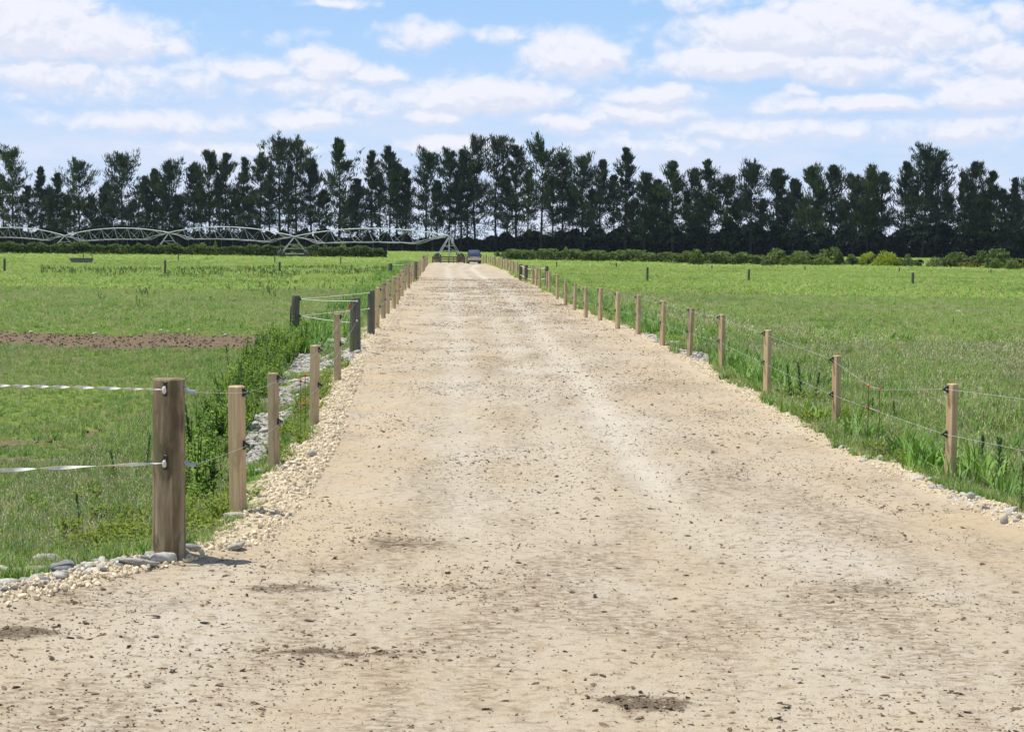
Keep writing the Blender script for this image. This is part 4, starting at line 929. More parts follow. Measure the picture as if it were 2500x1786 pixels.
# ================================================================== RAIL FENCE, TROUGH, CAR
p = at(1055, 642); q = at(1136, 643); Yr = 219.0
a = at_depth(1056, 640, Yr); b = at_depth(1135, 640, Yr+2.0); za = -.05
o = empty('rail_fence', (a[0], a[1], za), 'low brown wooden rail fence across the end of the track', 'rail fence')
d = np.array([b[0]-a[0], b[1]-a[1]]); ln = np.linalg.norm(d); an = math.atan2(d[1], d[0]); d /= ln
for f in np.linspace(0, 1, 5): mb = MB(); mb.box((d[0]*ln*f, d[1]*ln*f, .43), (.12, .10, .9), an, bev=.01); mb.build('post', M_RAIL, o)
for h in (.22, .52, .80): mb = MB(); mb.box((d[0]*ln/2-d[1]*-.07, d[1]*ln/2-.08, h), (ln+.1, .04, .15), an); mb.build('rail', M_RAIL, o)
mb = MB(); b2 = at_depth(1112, 640, Yr+1.0); 
o2 = empty('rail_fence', (b[0]-1.35, b[1]-2.6, za), 'short wooden rail panel between the long rail fence and the car', 'rail fence')
for f in (0, .65, 1.3): mb = MB(); mb.box((f, f*.2, .45), (.11, .10, .95), .2, bev=.01); mb.build('post', M_RAIL, o2)
for h in (.25, .55, .84): mb = MB(); mb.box((.65, .06, h), (1.45, .04, .15), .15); mb.build('rail', M_RAIL, o2)
# trough
M_TR = simple('grey_trough_plastic', (.20, .20, .20), .75); M_WAT = simple('trough_water', (.04, .06, .07), .08, spec=.5)
p = at(199, 645); o = empty('water_trough', (p[0], p[1], float(gz(p[0], p[1]))), 'grey tapered water trough standing in the left paddock', 'trough')
MB().lathe([(1.00, 0), (1.08, .3), (1.15, .56), (1.21, .58), (1.21, .63), (1.12, .63), (1.08, .50)], 32).build('tub', M_TR, o, smooth=False)
MB().lathe([(1.05, .50), (1.05, .545), (.6, .55)], 32).build('water', M_WAT, o)
MB().tube([(1.0, .2, .6), (1.0, .2, .9), (.8, .2, .95)], .04, 6).build('valve_arm', M_INS, o)
# car
M_CAR = simple('dark_blue_paint', (.07, .095, .15), .3, .2, .1, 3, .6); M_GLASS, _nt = new_mat('dark_car_glass')
bsdf_out(_nt, ramp(_nt, noise(_nt, obj_of(_nt), 3, 3), [(.35, (.035, .055, .06)), (.65, (.08, .11, .10))]), .08, spec=.6)
M_DUST = simple('dust_caked_panel', (.50, .43, .33), .9, 0, .25, 6); M_TYRE = simple('dusty_tyre', (.14, .12, .10), .9); M_RIM = simple('wheel_rim', (.4, .39, .37), .5, .5); M_LAMP = simple('tail_lamp', (.25, .03, .03), .3); M_PLATE = simple('number_plate', (.65, .65, .62), .5)
p = at(1159, 644); p = np.array([p[0], 214.0, 0]); q = at_depth(1159, 644, 214.0); p[0] = q[0]
car = empty('parked_car', (p[0], p[1], float(gz(p[0], p[1]))+.02), 'dark blue estate car with dusty lower body seen from behind', 'car', rz=R(5))
def section(y, prof): return [(x, y, z) for x, z in prof]
def car_prof(w, zs, zr, rw):
    half = [(w*.88, .30), (w, .42), (w*1.01, .72), (w*.985, .92), (rw*1.02, zs), (rw*.93, zr-.10), (rw*.80, zr-.02), (0, zr)]
    return half+[(-x, z) for x, z in reversed(half[:-1])]
secs = [(0, .80, .96, 1.02, .76), (.10, .83, 1.0, 1.30, .74), (.45, .85, 1.02, 1.64, .70), (1.0, .86, 1.02, 1.70, .70), (2.4, .86, 1.02, 1.69, .70), (2.75, .86, 1.0, 1.60, .68), (3.3, .85, .96, 1.06, .74), (4.2, .82, .90, .95, .70), (4.45, .74, .78, .80, .64)]
V = []; F = []
for (y, w, zs, zr, rw) in secs: V += section(y, car_prof(w, zs, zr, rw))
n = 15
for i in range(len(secs)-1):
    for k in range(n): j = (k+1) % n; F.append((i*n+k, i*n+j, (i+1)*n+j, (i+1)*n+k))
F += [tuple(range(n-1, -1, -1)), tuple((len(secs)-1)*n+k for k in range(n))]
MB().add(V, F).build('body', M_CAR, car, smooth=False)
V = [(-.60, .105, 1.06), (.60, .105, 1.06), (.53, .40, 1.56), (-.53, .40, 1.56)]; V = V+[(x, y-.025, z+.006) for x, y, z in V]
MB().add(V, [(3, 2, 1, 0), (4, 5, 6, 7), (0, 1, 5, 4), (1, 2, 6, 5), (2, 3, 7, 6), (3, 0, 4, 7)]).build('rear_window', M_GLASS, car)
for s in (-1, 1):
    xx = s*.785
    MB().add([(s*.80, .55, 1.08), (s*.80, 2.6, 1.08), (s*.70, 2.35, 1.54), (s*.70, .70, 1.54), (s*.775, .55, 1.08), (s*.775, 2.6, 1.08), (s*.675, 2.35, 1.54), (s*.675, .70, 1.54)], [(0, 1, 2, 3), (7, 6, 5, 4), (0, 4, 5, 1), (1, 5, 6, 2), (2, 6, 7, 3), (3, 7, 4, 0)]).build('side_window', M_GLASS, car)
    mb = MB(); mb.box((s*.72, .0, .88), (.22, .10, .17), bev=.02); mb.build('tail_lamp', M_LAMP, car)
    mb = MB(); mb.box((s*.98, 2.7, 1.05), (.20, .10, .14), bev=.02); mb.build('mirror', M_INS, car)
    for y in (.85, 3.55):
        w = obj('wheel', MB().tube([(s*.60, y, .32), (s*.84, y, .32)], .32, 20).mesh('tyre', [M_TYRE]), car)
        MB().tube([(s*.835, y, .32), (s*.852, y, .32)], .20, 14).build('rim', M_RIM, w)
mb = MB(); mb.box((0, -.06, .56), (1.66, .20, .24), bev=.05); mb.build('rear_bumper', M_DUST, car)
mb = MB(); mb.box((0, -.005, .78), (1.60, .06, .14), bev=.015); mb.build('dusty_tailgate_edge', M_DUST, car)
mb = MB(); mb.box((0, -.045, .80), (.36, .02, .11)); mb.build('number_plate', M_PLATE, car)
mb = MB(); mb.box((0, .55, .32), (1.45, .9, .18)); mb.build('underbody', M_INS, car)

# ================================================================== CENTRE PIVOT IRRIGATOR
M_GAL = simple('galvanised_steel', (.66, .68, .69), .5, .2, .15, 2); M_GALD = simple('dull_galvanised_steel', (.50, .52, .53), .6, .2, .15, 2)
T0 = np.array([-8.5, 228.0]); ST = np.array([-23.85, 26.5])
TW = [T0+ST*k for k in range(6)]
tw_px = [(1093, 575), (716, 577), (411, 567.5), (152, 575)]
TZ = [float(at_depth(x, y, TW[i][1])[2]) for i, (x, y) in enumerate(tw_px)]+[3.7, 3.7]
piv = empty('irrigator', (T0[0], T0[1], 0), 'long galvanised centre pivot irrigator with arched truss spans crossing the field', 'irrigator')
def loc(p): return (p[0]-T0[0], p[1]-T0[1], p[2])
dv = ST/np.linalg.norm(ST); nv = np.array([-dv[1], dv[0]])
span_rise = [1.05, 1.15, 1.0, 1.05, 1.0]
for s in range(5):
    A = np.array([*TW[s], TZ[s]]); B = np.array([*TW[s+1], TZ[s+1]])
    def top(t): q = A+(B-A)*t; q[2] += span_rise[s]*4*t*(1-t); return q
    def bot(t, side): q = A+(B-A)*t; q[2] += span_rise[s]*4*t*(1-t)-1.85*min(1, 5.2*min(t, 1-t))*(.75+.25*math.sin(math.pi*t)); q[:2] += nv*side*.62*min(1, 6*min(t, 1-t)); return q
    MB().tube([loc(top(t)) for t in np.linspace(0, 1, 25)], .07, 8).build('span_pipe', M_GAL, piv, smooth=True)
    mb = MB()
    for side in (-1, 1):
        mb.tube([loc(bot(t, side)) for t in np.linspace(0, 1, 33)], .022, 4)
        mb.tube([loc(bot(t, side)+np.array([0, 0, -.09-.06*math.sin(t*40)])) for t in np.linspace(.02, .98, 40)], .016, 4)
    nb = 8
    for k in range(1, nb+1):
        t0 = (k-.5)/(nb+0.0); tb = min(max(t0, .06), .94)
        for side in (-1, 1):
            for dt in (-.5, .5):
                tt = min(max((k-.5+dt)/nb, .0), 1.0); mb.tube([loc(bot(tb, side)), loc(top(tt))], .019, 4)
        mb.tube([loc(bot(tb, -1)), loc(bot(tb, 1))], .016, 4)
    mb.build('truss', M_GALD, piv)
    for k in range(1, 11):
        t = k/11; q = top(t)+np.array([*(nv*.25), 0]); zb = 1.35+.1*math.sin(k*3)
        mb = MB(); mb.tube([loc(top(t)), loc(q+np.array([0, 0, .12])), loc(q), loc((q[0], q[1], zb))], .014, 4); mb.lathe([(.03, -.08), (.05, 0), (.03, .06)], 6, loc((q[0], q[1], zb))); mb.build('sprinkler_drop', M_GALD, piv)
M_TYR = simple('muddy_tractor_tyre', (.10, .09, .08), .9)
for s in range(5):
    c = TW[s]; z = TZ[s]-.08; d2 = nv; hw = 2.3 if s else 2.0
    tw = obj('tower', MB().box((0, 0, z-.05), (.35, .35, .16)).mesh('tower_head', [M_GALD]), piv, (c[0]-T0[0], c[1]-T0[1], 0))
    for sd in (-1, 1):
        e = d2*hw*sd
        for w in (-.22, .22): MB().tube([(dv[0]*w*.4, dv[1]*w*.4, z), (e[0]+dv[0]*w, e[1]+dv[1]*w, .72)], .034, 5).build('leg', M_GAL, tw)
        wb = MB(); wc = np.array([e[0], e[1], .62]); r = .62
        ax = dv*.19; wb.tube([tuple(wc-np.array([ax[0], ax[1], 0])), tuple(wc-np.array([ax[0]*.6, ax[1]*.6, 0])), tuple(wc+np.array([ax[0]*.6, ax[1]*.6, 0])), tuple(wc+np.array([ax[0], ax[1], 0]))], [r*.86, r, r, r*.86], 20); wb.build('wheel', M_TYR, tw)
    mb = MB(); mb.tube([(*(d2*-hw), .66), (*(d2*hw), .66)], .10, 6); mb.box((0, 0, .72), (.5, .4, .3)); mb.build('base_beam', M_GALD, tw)
    mb = MB(); h2 = .55
    mb.tube([(*(d2*-hw*(1-h2)), .7+(z-.7)*h2), (*(d2*hw*(1-h2)), .7+(z-.7)*h2)], .035, 4); mb.tube([(*(d2*-hw*.7), .7+(z-.7)*.3), (*(d2*hw*.7), .7+(z-.7)*.3)], .03, 4); mb.tube([(*(d2*-hw*.75), .7+(z-.7)*.25), (*(d2*hw*(1-h2)), .7+(z-.7)*h2)], .028, 4)
    mb.build('brace', M_GALD, tw)
    if s == 0:
        MB().tube([(0, 0, .6), (0, 0, z)], .10, 6).build('riser', M_GALD, tw)
        pts = [(dv[0]*0+.18*math.cos(t), 0, z+.32+.22*math.sin(t)) for t in np.linspace(-2.2, 2.6, 14)]; MB().tube(pts, .05, 6).build('end_loop', M_GAL, tw)
        mb = MB(); mb.box((.45, -.2, z-.75), (.30, .25, .45), bev=.02); mb.build('control_box', M_GALD, tw)

# ================================================================== TREES, HEDGES, BUSHES
def leaf_mat(name, stops, transl=.15, sc_=.35, rough=.7, soft=0):
    m, nt = new_mat(name); pos = pos_of(nt); r = rnd_of(nt)
    f = math_n(nt, 'ADD', math_n(nt, 'MULTIPLY', noise(nt, pos, sc_, 4, .65), .8), math_n(nt, 'MULTIPLY', r, .2))
    bsdf_out(nt, ramp(nt, f, stops), rough, None, spec=.15, transl=transl, soft=soft); return m
M_PINE = leaf_mat('pine_needles', [(.3, (.034, .056, .036)), (.55, (.054, .084, .048)), (.75, (.090, .120, .060))], .22)
M_PINE3 = leaf_mat('pine_needles_green', [(.3, (.038, .064, .030)), (.55, (.062, .096, .040)), (.75, (.100, .135, .052))], .22)
M_PINE2 = leaf_mat('pine_needles_grey', [(.3, (.038, .056, .042)), (.55, (.058, .082, .058)), (.75, (.085, .108, .070))], .22)
M_BARK = simple('pine_bark', (.05, .04, .033), .95, 0, .3, 3)
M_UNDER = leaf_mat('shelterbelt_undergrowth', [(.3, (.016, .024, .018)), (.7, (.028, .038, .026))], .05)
M_GORSE = leaf_mat('gorse_leaf', [(.32, (.055, .10, .03)), (.5, (.17, .25, .07)), (.66, (.36, .37, .16))], .3, 2.4, .7, .5)
M_GORSEY = leaf_mat('gorse_bloom', [(.3, (.16, .19, .05)), (.5, (.36, .31, .05)), (.7, (.58, .40, .06))], .2, 1.3)
M_BUSH = leaf_mat('bush_leaf', [(.32, (.07, .12, .03)), (.5, (.15, .225, .05)), (.68, (.27, .33, .08))], .35, 2.0, .7, .5)
M_BRIGHT = leaf_mat('broom_leaf', [(.3, (.24, .33, .035)), (.5, (.36, .46, .048)), (.7, (.50, .56, .06))], .4, .9, .7, .6)
def rhombs(c, d, ln, wd, rg):
    """pointed leaf clumps: centres c, directions d, lengths, widths"""
    n = len(c); r_ = rg.normal(size=(n, 3)); s = np.cross(d, r_); s /= np.linalg.norm(s, axis=1)[:, None]+1e-9
    ln = np.broadcast_to(ln, n)[:, None]; wd = np.broadcast_to(wd, n)[:, None]
    a = c-d*ln*.5; b = c+d*ln*.5; m = c-d*ln*.1
    V = np.stack([a, m+s*wd*.5, b, m-s*wd*.5], 1).reshape(-1, 3); Q = np.arange(4*n).reshape(n, 4)
    return V, Q
def unit(v): return v/(np.linalg.norm(v, axis=-1, keepdims=True)+1e-9)
def pine(x, ytop, wpx, base_f, shape, label, group, Yoff=0.0, dens=1.0, mat=None, seed=0, lean=0.0):
    rg = np.random.default_rng(1000+seed)
    d = ray(x, 615); Y = 448/(1+.229*d[0]/d[1])+Yoff; X = d[0]/d[1]*Y
    H = float(at_depth(x, ytop, Y)[2]); W = wpx*1.42/FPX*Y          # W = half width of the crown
    root = empty('pine_tree', (X, Y, 0), label, 'tree', group)
    # trunk with a gentle bend, leaders and bare limbs
    bx, by = rg.normal(0, .35, 2); lx = lean*H
    def axis(h):
        f = h/H; return np.stack([lx*f+bx*np.sin(f*3.0), by*np.sin(f*2.6), h], -1)
    hs = np.linspace(-.4, H*.985, 12); r0 = H*rg.uniform(.0105, .0145); mb = MB()
    mb.tube([axis(np.array(h)) for h in hs], [max(.03, r0*(1-max(h, 0)/H)**.8*(1.25 if h < .5 else 1)) for h in hs], 7)
    nd = int(26*dens)
    for i in range(nd):
        h = rg.uniform(.10, .62)*H; a = rg.uniform(0, 6.283); l = rg.uniform(.25, .8)*W*1.1; p0 = axis(np.array(h)); up = rg.uniform(-.05, .75)
        p2 = p0+np.array([math.cos(a)*l, math.sin(a)*l, up*l]); pm = (p0+p2)/2+np.array([0, 0, -.08*l]); mb.tube([p0, pm, p2], [.075, .05, .02], 3, caps=False)
    # crown branches in whorls, upswept at the tips
    base_f = base_f*.84; H = H-1.0; nw = max(10, int((1-base_f)*H/1.6)); wf = base_f+(1-base_f)*(np.linspace(0, .985, nw)**.92); tw = np.linspace(0, 1, nw); wl = 1+rg.uniform(-.50, .22, nw)*np.clip(1.25-tw, .25, 1)
    per = np.maximum(3, (rg.uniform(4.5, 8.5, nw)*dens).astype(int)); f = np.repeat(wf, per); nb = len(f); wl = np.repeat(wl, per)
    f = np.clip(f+rg.normal(0, .010, nb), base_f*.9, .985); t = np.clip((f-base_f)/(1-base_f), 0, 1)
    if shape == 'cone': prof = (1-t)**.80*1.12+.08
    elif shape == 'round': prof = np.sqrt(np.clip(1-((t-.30)/.73)**2, .02, 1))*1.0+.03
    elif shape == 'spire': prof = (1-t)**.95*.85+.05
    else: prof = np.clip(np.minimum(.80+.8*t, 1.0)*(1-t**2.0)+.11, .1, 1.1)
    a = rg.uniform(0, 6.283, nb); ga = rg.uniform(0, 6.283)
    lop = 1+.28*np.cos(a-ga)*np.sin(t*5+rg.uniform(0, 6))                     # lopsided, ragged outline
    ln_ = W*prof*wl*lop*rg.uniform(.60, 1.12, nb)
    el = np.clip(.12+.75*t**1.3+rg.normal(0, .14, nb), -.1, 1.2)
    p0 = axis(f*H); dr = np.stack([np.cos(a)*np.cos(el), np.sin(a)*np.cos(el), np.sin(el)], 1)
    def bpt(fr): return p0[:, None, :]+dr[:, None, :]*(ln_[:, None]*fr)[..., None]+np.array([0, 0, 1.])*(.24*ln_[:, None]*fr**2.2)[..., None]
    bp = bpt(np.tile(np.array([[0, .5, .95]]), (nb, 1)))
    for i in range(nb): mb.tube([bp[i, 0], bp[i, 1], bp[i, 2]], [.085, .05, .02], 3, caps=False)
    tr = mb.build('trunk', M_BARK, root)
    nc = 5; fr = np.linspace(.34, 1.02, nc)[None, :]+rg.normal(0, .05, (nb, nc)); cc = bpt(fr)
    keep = rg.random((nb, nc)) < (.50+.60*t)[:, None]
    cs = ((.40+.34*rg.random((nb, nc)))*(1.1-.25*t[:, None])*np.clip(ln_[:, None]/2.2, .65, 1.3))*1.12
    cc = cc[keep]; cs = cs[keep]; dd = np.repeat(dr[:, None, :], nc, 1)[keep]
    k = 15; n = len(cc)
    off = rg.normal(size=(n, k, 3))*np.array([.70, .70, .40])*cs[:, None, None]
    c = (cc[:, None, :]+off).reshape(-1, 3)
    dl = unit(unit(off)*.40+dd[:, None, :]*.45+np.array([0, 0, .95])+rg.normal(size=(n, k, 3))*.30).reshape(-1, 3)
    # leading shoots at the very top
    ns_ = 26; hs2 = H*(1-.09*rg.random(ns_)); q2 = axis(hs2)+rg.normal(0, .35, (ns_, 3)); c = np.vstack([c, q2]); dl = np.vstack([dl, unit(rg.normal(size=(ns_, 3))*.25+np.array([0, 0, 1.]))])
    # sparse low tufts
    m = int(26*dens); h = rg.uniform(.12, base_f+.1, m)*H; aa = rg.uniform(0, 6.283, m); rr = W*rg.uniform(.1, .85, m); q = axis(h)+np.stack([np.cos(aa)*rr, np.sin(aa)*rr, rr*.25], 1)
    k2 = 12; c2 = (q[:, None, :]+rg.normal(size=(m, k2, 3))*np.array([.6, .6, .3])).reshape(-1, 3); d2 = unit(rg.normal(size=(m*k2, 3))*.6+np.array([0, 0, .7]))
    C_ = np.vstack([c, c2]); D_ = np.vstack([dl, d2]); V, Q = rhombs(C_, D_, rg.uniform(.75, 1.7, len(C_)), rg.uniform(.15, .26, len(C_)), rg)
    obj('crown', mesh_np('crown', V, quads=Q, mats=[mat or M_PINE]), root)
    return root
# x, top (2273 px wide view), half width, crown base, shape, look
T = [(30, 343, 44, .34, 'round', 'broad round-headed'), (92, 367, 24, .36, 'cone', 'narrow'), (128, 383, 28, .3, 'open', 'low ragged'), (178, 366, 40, .25, 'round', 'wide-crowned'), (232, 402, 26, .25, 'open', 'low'), (272, 353, 46, .42, 'round', 'broad dark-headed'),
     (322, 388, 24, .3, 'open', 'short thin'), (345, 372, 26, .35, 'cone', 'pointed'), (378, 365, 36, .38, 'round', 'rounded'), (428, 362, 34, .42, 'open', 'open-crowned'), (468, 340, 26, .45, 'round', 'tall slim'), (502, 338, 34, .45, 'open', 'ragged-topped'), (541, 345, 24, .42, 'cone', 'slim pointed'), (575, 347, 30, .36, 'round', 'dark'),
     (622, 315, 36, .42, 'round', 'tall twin-headed left'), (660, 316, 36, .44, 'round', 'tall twin-headed right'), (692, 350, 30, .38, 'open', 'shorter ragged'), (752, 306, 46, .30, 'cone', 'tallest isolated'), (792, 393, 26, .32, 'open', 'low bushy'), (827, 331, 30, .40, 'cone', 'pointed dark'), (863, 322, 38, .36, 'cone', 'tall tapering'), (898, 372, 26, .4, 'open', 'thin see-through'),
     (945, 343, 40, .34, 'round', 'dense round-headed'), (993, 340, 36, .38, 'round', 'dense dark'), (1024, 327, 22, .55, 'spire', 'thin spire-topped'), (1056, 313, 40, .32, 'round', 'tallest dense'), (1100, 318, 36, .42, 'round', 'tall dense'), (1145, 322, 38, .40, 'cone', 'tall green-tinged'), (1200, 325, 50, .52, 'round', 'umbrella-headed'), (1250, 345, 32, .45, 'round', 'upright'), (1296, 351, 34, .40, 'round', 'one-sided'), (1330, 352, 34, .36, 'cone', 'conical'),
     (1388, 327, 38, .32, 'cone', 'tall tiered'), (1427, 386, 24, .36, 'round', 'short narrow'), (1462, 396, 26, .3, 'open', 'low see-through'), (1493, 358, 46, .36, 'cone', 'wide open-branched'), (1541, 378, 28, .36, 'round', 'middling'), (1572, 352, 32, .42, 'cone', 'tall clear-trunked'), (1614, 398, 34, .36, 'round', 'low round'), (1666, 371, 36, .42, 'round', 'bent'), (1719, 372, 36, .40, 'open', 'flat-topped'), (1762, 394, 26, .35, 'open', 'thin short'),
     (1796, 375, 34, .38, 'round', 'dark rounded'), (1846, 365, 44, .36, 'cone', 'broad tapering'), (1891, 392, 28, .42, 'round', 'small-headed'), (1925, 377, 30, .42, 'round', 'upright dense'), (1956, 381, 36, .46, 'open', 'open-headed'), (2008, 357, 40, .40, 'cone', 'greyish tapering'), (2046, 337, 42, .46, 'round', 'tallest right-hand'), (2076, 346, 36, .46, 'round', 'heavy dark-headed'), (2131, 378, 26, .40, 'cone', 'leaning slim'), (2162, 356, 38, .40, 'open', 'tiered'), (2195, 377, 30, .35, 'cone', 'tapering'), (2222, 416, 24, .28, 'open', 'low filler'), (2247, 390, 26, .30, 'spire', 'pale spire-like'), (2278, 385, 34, .40, 'open', 'thin-branched edge'), (2310, 390, 36, .4, 'round', 'rounded edge')]
T = sorted([(x+0.0, *r) for x, *r in T])
for i, (x, yt, w, bf, shp, look) in enumerate(T):
    pine(x*1.1, yt*1.1, w*1.1*.92, bf, shp, '%s pine, %s from the left in the front row of the shelterbelt' % (look, nth(i+1)), 'front row pines of the shelterbelt', random.uniform(-1.5, 1.5), 1.0, M_PINE2 if i % 5 in (1, 4) else (M_PINE3 if i % 7 in (0, 3) else M_PINE), i, random.gauss(0, .012))
xb = [8, 60, 108, 150, 205, 248, 300, 360, 402, 450, 485, 522, 560, 600, 640, 715, 775, 845, 880, 970, 1008, 1038, 1122, 1170, 1225, 1272, 1312, 1360, 1408, 1445, 1478, 1518, 1556, 1640, 1690, 1742, 1778, 1820, 1868, 1908, 1940, 2028, 2062, 2104, 2148, 2180, 2262, 2330]
for i, x in enumerate(xb):
    near = min(T, key=lambda q: abs(q[0]-x)); yt = min(near[1]+random.uniform(38, 75), 440)
    pine(x*1.1, yt*1.1, random.uniform(20, 30), random.uniform(.40, .55), 'open', 'thin pine behind the front row, %s from the left in the back row' % nth(i+1), 'back row pines of the shelterbelt', random.uniform(6, 10), .62, M_PINE, 200+i, random.gauss(0, .02))
# dark undergrowth under the pines
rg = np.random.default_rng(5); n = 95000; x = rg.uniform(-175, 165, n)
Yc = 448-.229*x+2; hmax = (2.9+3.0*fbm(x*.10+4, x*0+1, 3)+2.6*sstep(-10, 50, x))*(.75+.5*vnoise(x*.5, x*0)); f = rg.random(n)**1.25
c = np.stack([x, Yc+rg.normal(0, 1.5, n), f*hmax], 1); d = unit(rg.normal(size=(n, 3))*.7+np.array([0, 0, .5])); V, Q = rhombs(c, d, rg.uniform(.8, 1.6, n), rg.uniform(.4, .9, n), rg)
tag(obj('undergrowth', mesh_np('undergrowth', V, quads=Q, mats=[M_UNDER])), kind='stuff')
# hedges
def hedge(x0, x1, y0, y1, h, label, seed, dens=1.0, depth=1.8, rag=.32, nm='hedge'):
    """x0,y0 -> x1,y1: foot of the front face in pixels"""
    rg = np.random.default_rng(seed); a = flat(x0, y0)[:2]; b = flat(x1, y1)[:2]; ln = np.linalg.norm(b-a); u = (b-a)/ln; nrm = np.array([-u[1], u[0]]);
    n = int(ln*520*dens); s = rg.random(n)*ln; hh = h*(1-rag/2+rag*(2*fbm(s*1.2+seed, s*0+3, 4)-.5))*sstep(-.3, .8, s)*sstep(-.3, .8, ln-s); w = depth
    face = rg.random(n); onf = face < .62; z = np.where(onf, rg.random(n)*hh, hh-rg.random(n)*.25); q = np.where(onf, rg.normal(0, .14, n)+1.1*(fbm(s*.75, z*.9, 3)-.5), rg.random(n)*w)
    c = np.stack([a[0]+u[0]*s+nrm[0]*q, a[1]+u[1]*s+nrm[1]*q, z+.02], 1); d = unit(rg.normal(size=(n, 3))*.8+np.array([0, -.3, .6])); V, Q = rhombs(c, d, rg.uniform(.14, .34, n), rg.uniform(.08, .18, n), rg)
    mi = (sstep(.60, .68, fbm(s*.16+seed*3, s*0+9, 2))*(z < h*.55)*rg.random(n) > .45).astype(int)
    root = empty(nm, (*(a+b)/2, 0), label, nm)
    V[:, 0] -= root.location.x; V[:, 1] -= root.location.y
    obj('foliage', mesh_np('hedge_foliage', V, quads=Q, mats=[M_GORSE, M_GORSEY], mat_idx=mi), root)
    mb = MB(); A = a-(a+b)/2+nrm*.45; m_ = int(ln/1.5); r_ = np.random.default_rng(seed+1)
    for k in range(m_):
        p = A+u*ln*(k+.5)/m_; 
        for j in range(3): mb.tube([(p[0], p[1], -.05), (p[0]+r_.normal(0, .5), p[1]+r_.normal(.3, .3), h*.85)], [.05, .015], 3, caps=False)
    mb.build('stems', M_BARK, root)
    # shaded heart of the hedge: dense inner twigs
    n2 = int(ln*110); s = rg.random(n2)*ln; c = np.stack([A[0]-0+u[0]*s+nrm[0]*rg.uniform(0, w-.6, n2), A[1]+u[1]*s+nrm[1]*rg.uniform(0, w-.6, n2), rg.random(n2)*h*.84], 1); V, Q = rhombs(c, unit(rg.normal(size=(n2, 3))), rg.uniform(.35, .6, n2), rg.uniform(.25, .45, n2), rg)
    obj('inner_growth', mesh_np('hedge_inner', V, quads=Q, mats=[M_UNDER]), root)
    return root
hedge(-260, 945, 619, 632, 1.7, 'long clipped gorse hedge across the left field behind the irrigator', 3)
hedge(1228, 1885, 637, 650, 1.55, 'long clipped gorse hedge across the right field with yellow patches', 8, 1.0, 1.8, .38)
hedge(1882, 2062, 651, 652, 1.45, 'low ragged scrub strip following on from the right hedge', 21, 1.2, 1.6, 1.1, 'scrub')
hedge(2062, 2245, 651, 654, 1.15, 'low ragged scrub strip round the feet of the bright bushes', 22, 1.2, 1.6, 1.1, 'scrub')
hedge(2272, 2620, 655, 663, 1.5, 'low ragged scrub strip running out of the right side of the picture', 23, 1.2, 1.6, 1.1, 'scrub')
def bush(x, yb, yt, wpx, label, mat, seed, depth=1.0, group=None, inner=True):
    rg = np.random.default_rng(300+seed); p = flat(x, yb); Y = p[1]; H = float(at_depth(x, yt, Y)[2]); W = wpx/FPX*Y/2*(1.22 if mat is M_BRIGHT else 1.05); H = H*1.12
    root = empty('bush', (p[0], p[1]+W*depth*.5, 0), label, 'bush', group)
    n = int(900+900*W*H); v = unit(rg.normal(size=(n, 3))); v[:, 2] = np.abs(v[:, 2])
    lump = .70+.60*fbm(v[:, 0]*2.2+seed, v[:, 1]*2.2+v[:, 2]*2.0, 3); r_ = lump*(1-.30*rg.random(n)**2)
    c = v*r_[:, None]*np.array([W, W*depth, H])*.80; nl_ = 5; pick = rg.integers(0, nl_, n); lx_ = rg.uniform(-.55, .55, nl_)*W; ly_ = rg.uniform(-.3, .3, nl_)*W; ls_ = rg.uniform(.45, .8, nl_); ls_[0] = 1.0; lx_[0] = ly_[0] = 0
    c = c*ls_[pick][:, None]+np.stack([lx_[pick], ly_[pick], 0*lx_[pick]], 1); c[:, 2] *= 1.22; d = unit(v*.6+rg.normal(size=(n, 3))*.6+np.array([0, 0, .5])); V, Q = rhombs(c, d, rg.uniform(.16, .36, n), rg.uniform(.08, .17, n), rg)
    obj('foliage', mesh_np('bush_foliage', V, quads=Q, mats=[mat]), root)
    mb = MB()
    for i in range(7): a = rg.uniform(0, 6.28); mb.tube([(0, 0, -.1), (math.cos(a)*W*.5, math.sin(a)*W*depth*.5, H*.7)], [.06, .02], 4, caps=False)
    mb.build('stems', M_BARK, root)
    return root
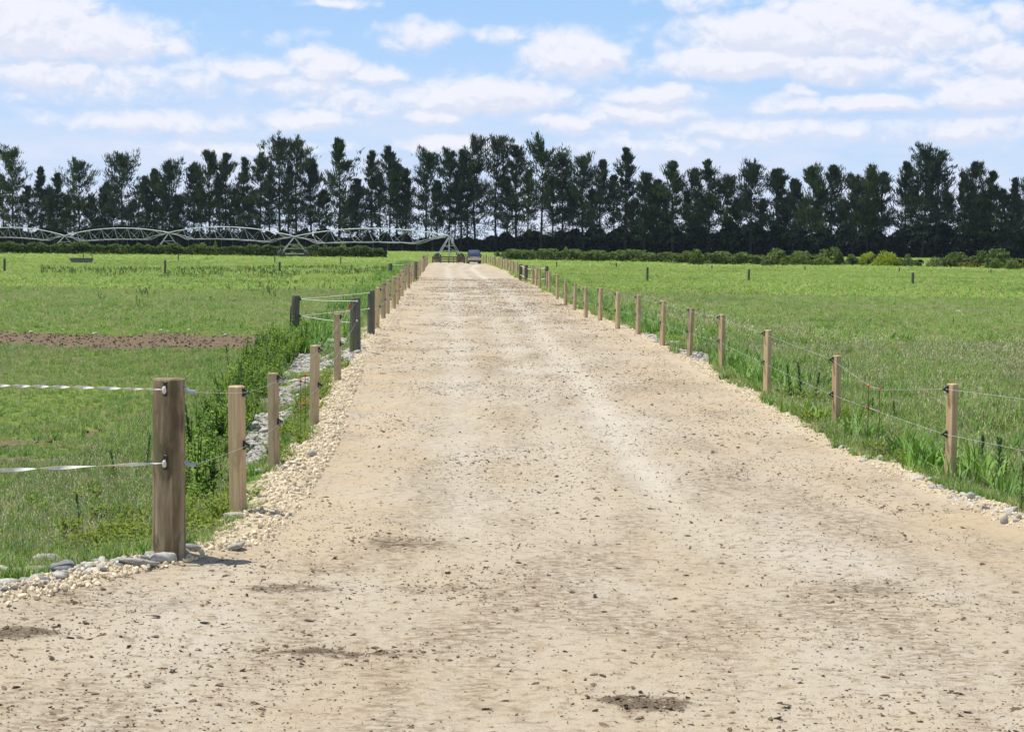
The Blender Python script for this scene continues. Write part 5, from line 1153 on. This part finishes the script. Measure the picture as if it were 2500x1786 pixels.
for i, (x, yb, yt, w, lab, mat) in enumerate([(838, 628, 597, 36, 'dark round bush rising above the left hedge near its end', M_BUSH), (795, 628, 600, 22, 'small bush in the left hedge beside the dark round bush', M_BUSH), (490, 625, 595, 42, 'green bush rising from the middle of the left hedge', M_BUSH), (525, 626, 594, 20, 'narrow bush next to the green bush in the left hedge', M_BUSH),
        (1702, 649, 611, 38, 'domed dark green bush rising above the right hedge', M_BUSH), (1382, 640, 606, 26, 'yellow-green bush top in the near part of the right hedge', M_BUSH), (1228, 633, 616, 18, 'reddish brown low bush at the near end of the right hedge', M_GORSE),
        (1875, 652, 626, 30, 'small scrubby bush at the far end of the right hedge', M_GORSE), (1955, 652, 620, 62, 'dark leafy bush standing right of the hedge end', M_BUSH), (2010, 652, 628, 54, 'low spreading bush right of the dark leafy bush', M_BUSH), (1912, 652, 629, 24, 'small pale bush in the gap after the right hedge', M_BUSH),
        (2125, 652, 619, 62, 'bright yellow-green bush, left half of the bright pair', M_BRIGHT), (2168, 653, 616, 66, 'bright yellow-green bush, larger right half of the bright pair', M_BRIGHT), (2085, 651, 631, 44, 'low scrub left of the bright bushes', M_GORSE), (2218, 654, 630, 44, 'brownish low scrub right of the bright bushes', M_GORSE),
        (2285, 656, 630, 50, 'pale low scrub right of the gap in the bushes', M_GORSE), (2322, 656, 632, 40, 'low green scrub beside the orange-tipped bush', M_BUSH), (2370, 657, 629, 50, 'orange-tipped scrub bush near the right side', M_GORSE), (2435, 660, 635, 46, 'dark low bush near the right edge', M_BUSH), (2475, 661, 636, 44, 'dark low bush cut by the right frame edge', M_GORSE), (2530, 662, 634, 50, 'dark low bush beyond the right frame edge', M_BUSH), (1215, 629, 614, 14, 'small pale-leaved bush behind the fence right of the car', M_BUSH)]):
    bush(x, yb, yt, w, lab, mat, i)

# ================================================================== AIR
mb = MB(); mb.box((0, 250, 23.5), (700, 620, 51)); hz_m, nt = new_mat('pale_air')
v = N(nt, 'ShaderNodeVolumePrincipled'); v.inputs['Color'].default_value = (.68, .80, 1, 1); v.inputs['Density'].default_value = .55e-4; v.inputs['Anisotropy'].default_value = 0
o_ = N(nt, 'ShaderNodeOutputMaterial'); L(nt, v.outputs[0], o_.inputs['Volume'])
tag(mb.build('haze', hz_m), kind='stuff')
